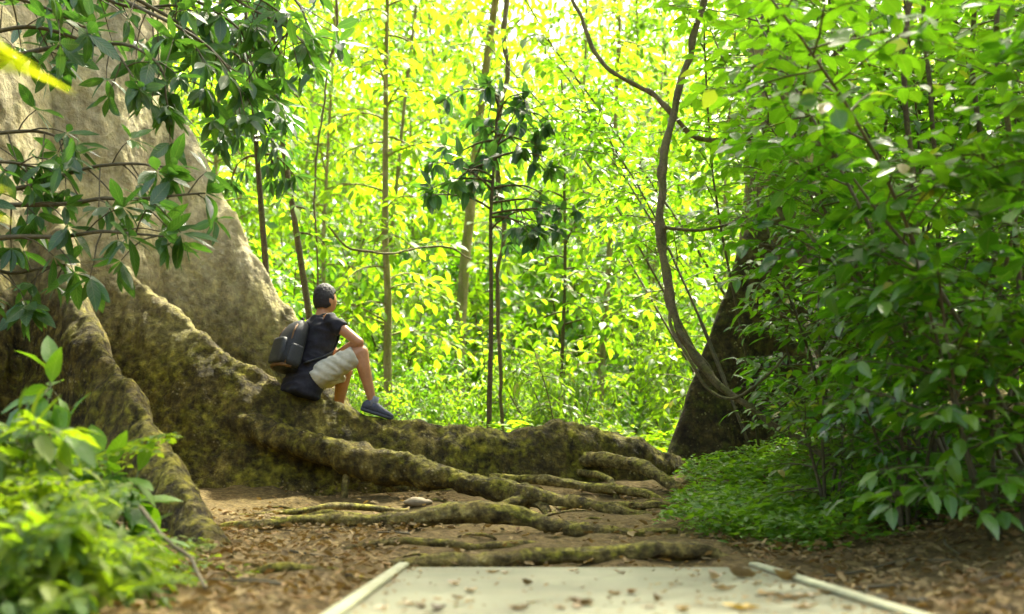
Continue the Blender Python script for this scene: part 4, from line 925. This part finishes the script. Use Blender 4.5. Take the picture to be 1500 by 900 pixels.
me = remesh(body, .0065, 3); set_co(me, get_co(me) - np.array(man.location)); part('body', me, M['skin'], man)
# hair: short crop covering top, sides and back of the head
def hairfn(d_):
    face = (d_[1] > .35 and d_[2] < .55 - .1 * abs(d_[0])) or (d_[2] < -.62 + .35 * max(0, d_[1] + .3)) or (d_[1] > .05 and d_[2] < -.05)
    if face: return .9
    return 1.10 + .06 * max(0, d_[2]) + .05 * noise.noise(Vector(d_ * 9)) + .06 * noise.noise(Vector(d_ * 30))
mb = MB(); mb.ellipsoid(HEAD - HD * .003 + UP * .004, [HR * .077, HD * .098, UP * .118], 80, 54, hairfn); part('hair', mb, M['hair'], man)
# shirt
sh_ = MB(); torso(sh_, .016)
for sh, el in ((Rsh, Rel), (Lsh, Lel)): sh_.tube([sh - .02 * unit(el - sh), sh + .2 * (el - sh), sh + .44 * (el - sh)], [.062, .060, .058], 16)
me = remesh(sh_, .009, 4); co = get_co(me); no = get_no(me); co = co + no * np.array([.012 * (1 - 2 * abs(noise.noise(Vector((q[0] * 8, q[1] * 8, q[2] * 15))))) for q in co])[:, None]; set_co(me, co - np.array(man.location)); part('t_shirt', me, M['shirt'], man)
so = MB()
so.loft([(HIP - SP * .10, RT, DV, .165, .13, 2.4), (HIP - SP * .03, RT, DV, .17, .13, 2.4), (HIP + SP * .05, RT, DV, .16, .12, 2.3)], 20)
for hp, kn in ((Rhip, Rkn), (Lhip, Lkn)): so.tube([hp + .12 * (kn - hp), hp + .3 * (kn - hp), hp + .6 * (kn - hp), hp + .88 * (kn - hp)], [.092, .093, .083, .076], 18)
me = remesh(so, .009, 4); co = get_co(me); no = get_no(me); co = co + no * np.array([.016 * (1 - 2 * abs(noise.noise(Vector((q[0] * 9 + q[2] * 14, q[1] * 9, q[2] * 4))))) for q in co])[:, None]; set_co(me, co - np.array(man.location)); part('shorts', me, M['shorts'], man)
def shoe(an, fwd, low):
    f = unit(fwd); u = unit(UP - f * np.dot(UP, f)); s_ = np.cross(f, u); base = an - u * .085
    so_ = MB(); so_.tube([an - u * .03, an + u * .02, an + u * .055], [.044, .042, .040], 14); part('sock', so_, M['sock'], man)
    mb = MB(); st = [(-.075, .028, .05), (-.05, .040, .085), (0, .043, .10), (.05, .044, .082), (.10, .048, .06), (.15, .045, .046), (.185, .030, .034), (.20, .012, .02)]
    mb.loft([(base + f * x + u * (h_ * .5 + .012), s_, u, a_, h_ * .5, 2.6) for x, a_, h_ in st], 16); sp = part('shoe', mb, M['shoe'], man)
    mb = MB(); mb.loft([(base + f * x + u * .008, s_, u, a_ + .004, .013, 5) for x, a_, h_ in st], 16); q = link('sole', mb.mesh('sole', parent_base(sp)), M['sole'], sp)
    for k in range(4):
        b = MB(); x = .05 + k * .022; hh = np.interp(x, [c[0] for c in st], [c[2] for c in st]); b.tube([base + f * x + s_ * .022 + u * (hh + .004), base + f * (x + .005) + u * (hh + .016), base + f * x - s_ * .022 + u * (hh + .004)], .003, 5); link('lace', b.mesh('lace', parent_base(sp)), M['sock'], sp)
shoe(Rank, np.array([.93, .05, -.30]), 0); shoe(Lank, np.array([.8, .35, -.3]), 0)
# backpack
BK = HIP + SP * .315 - DV * .0; back = -FW
BC = HIP + SP * .32 - np.array([FW[0], FW[1], 0]) * .205
pk = empty('backpack', BC - SP * .22, 'charcoal grey backpack worn on the seated man, brown trim', 'backpack')
dn = unit(FW - SP * np.dot(FW, SP))
mb = MB(); mb.loft([(BC + SP * z + dn * o_, RT, dn, a_, b_, 3.2) for z, a_, b_, o_ in ((-.225, .115, .055, .02), (-.21, .14, .08, 0), (-.12, .15, .095, -.005), (0, .148, .092, 0), (.10, .138, .078, .012), (.17, .115, .06, .025), (.205, .08, .035, .035))], 24)
bag = part('bag', mb, M['pack'], pk)
mb = MB(); mb.loft([(BC + SP * z - dn * .085, RT, dn, a_, .03, 3.5) for z, a_ in ((-.19, .09), (-.175, .11), (-.08, .115), (.0, .108), (.02, .09))], 20); part('pocket', mb, M['pack2'], pk)
mb = MB(); mb.loft([(BC + SP * z + RT * .145, RT, dn, .02, b_, 3) for z, b_ in ((-.2, .05), (-.15, .065), (-.04, .06), (-.02, .05))], 14); part('side_pocket', mb, M['pack2'], pk)
mb = MB(); mb.tube(catmull([BC + SP * .20 + dn * .05 - RT * .03, BC + SP * .245 + dn * .04, BC + SP * .20 + dn * .05 + RT * .03], 5), .007, 6); part('handle', mb, M['pack'], pk)
for s_ in (-1, 1):
    P = catmull([BC + SP * .17 + dn * .085 + RT * .07 * s_, NECK - SP * .005 + RT * .10 * s_ - dn * .04, NECK - SP * .01 + RT * .115 * s_ + dn * .04, NECK - SP * .09 + RT * .125 * s_ + dn * .12, NECK - SP * .24 + RT * .135 * s_ + dn * .115, NECK - SP * .33 + RT * .155 * s_ + dn * .05, BC - SP * .14 + dn * .09 + RT * .16 * s_], 6)
    mb = MB(); t = np.gradient(P, axis=0); secs = []
    for p_, tt in zip(P, t): u_ = unit(RT - unit(tt) * np.dot(RT, unit(tt))); secs.append((p_, u_, np.cross(unit(tt), u_), .028, .007, 3))
    mb.loft(secs, 10); part('strap', mb, M['pack2'], pk)
    mb = MB(); q = BC + RT * .128 * s_ - dn * .055; mb.tube([q - SP * .19, q - SP * .05, q + SP * .08, q + SP * .15 - RT * .02 * s_ + dn * .025], .007, 6); part('trim', mb, M['trim'], pk)
mb = MB(); mb.tube([BC - SP * .2 + RT * (.15 * math.sin(a_)) - dn * (.085 * math.cos(a_)) for a_ in np.linspace(-1.5, 1.5, 13)], .016, 7); part('trim', mb, M['trim'], pk)
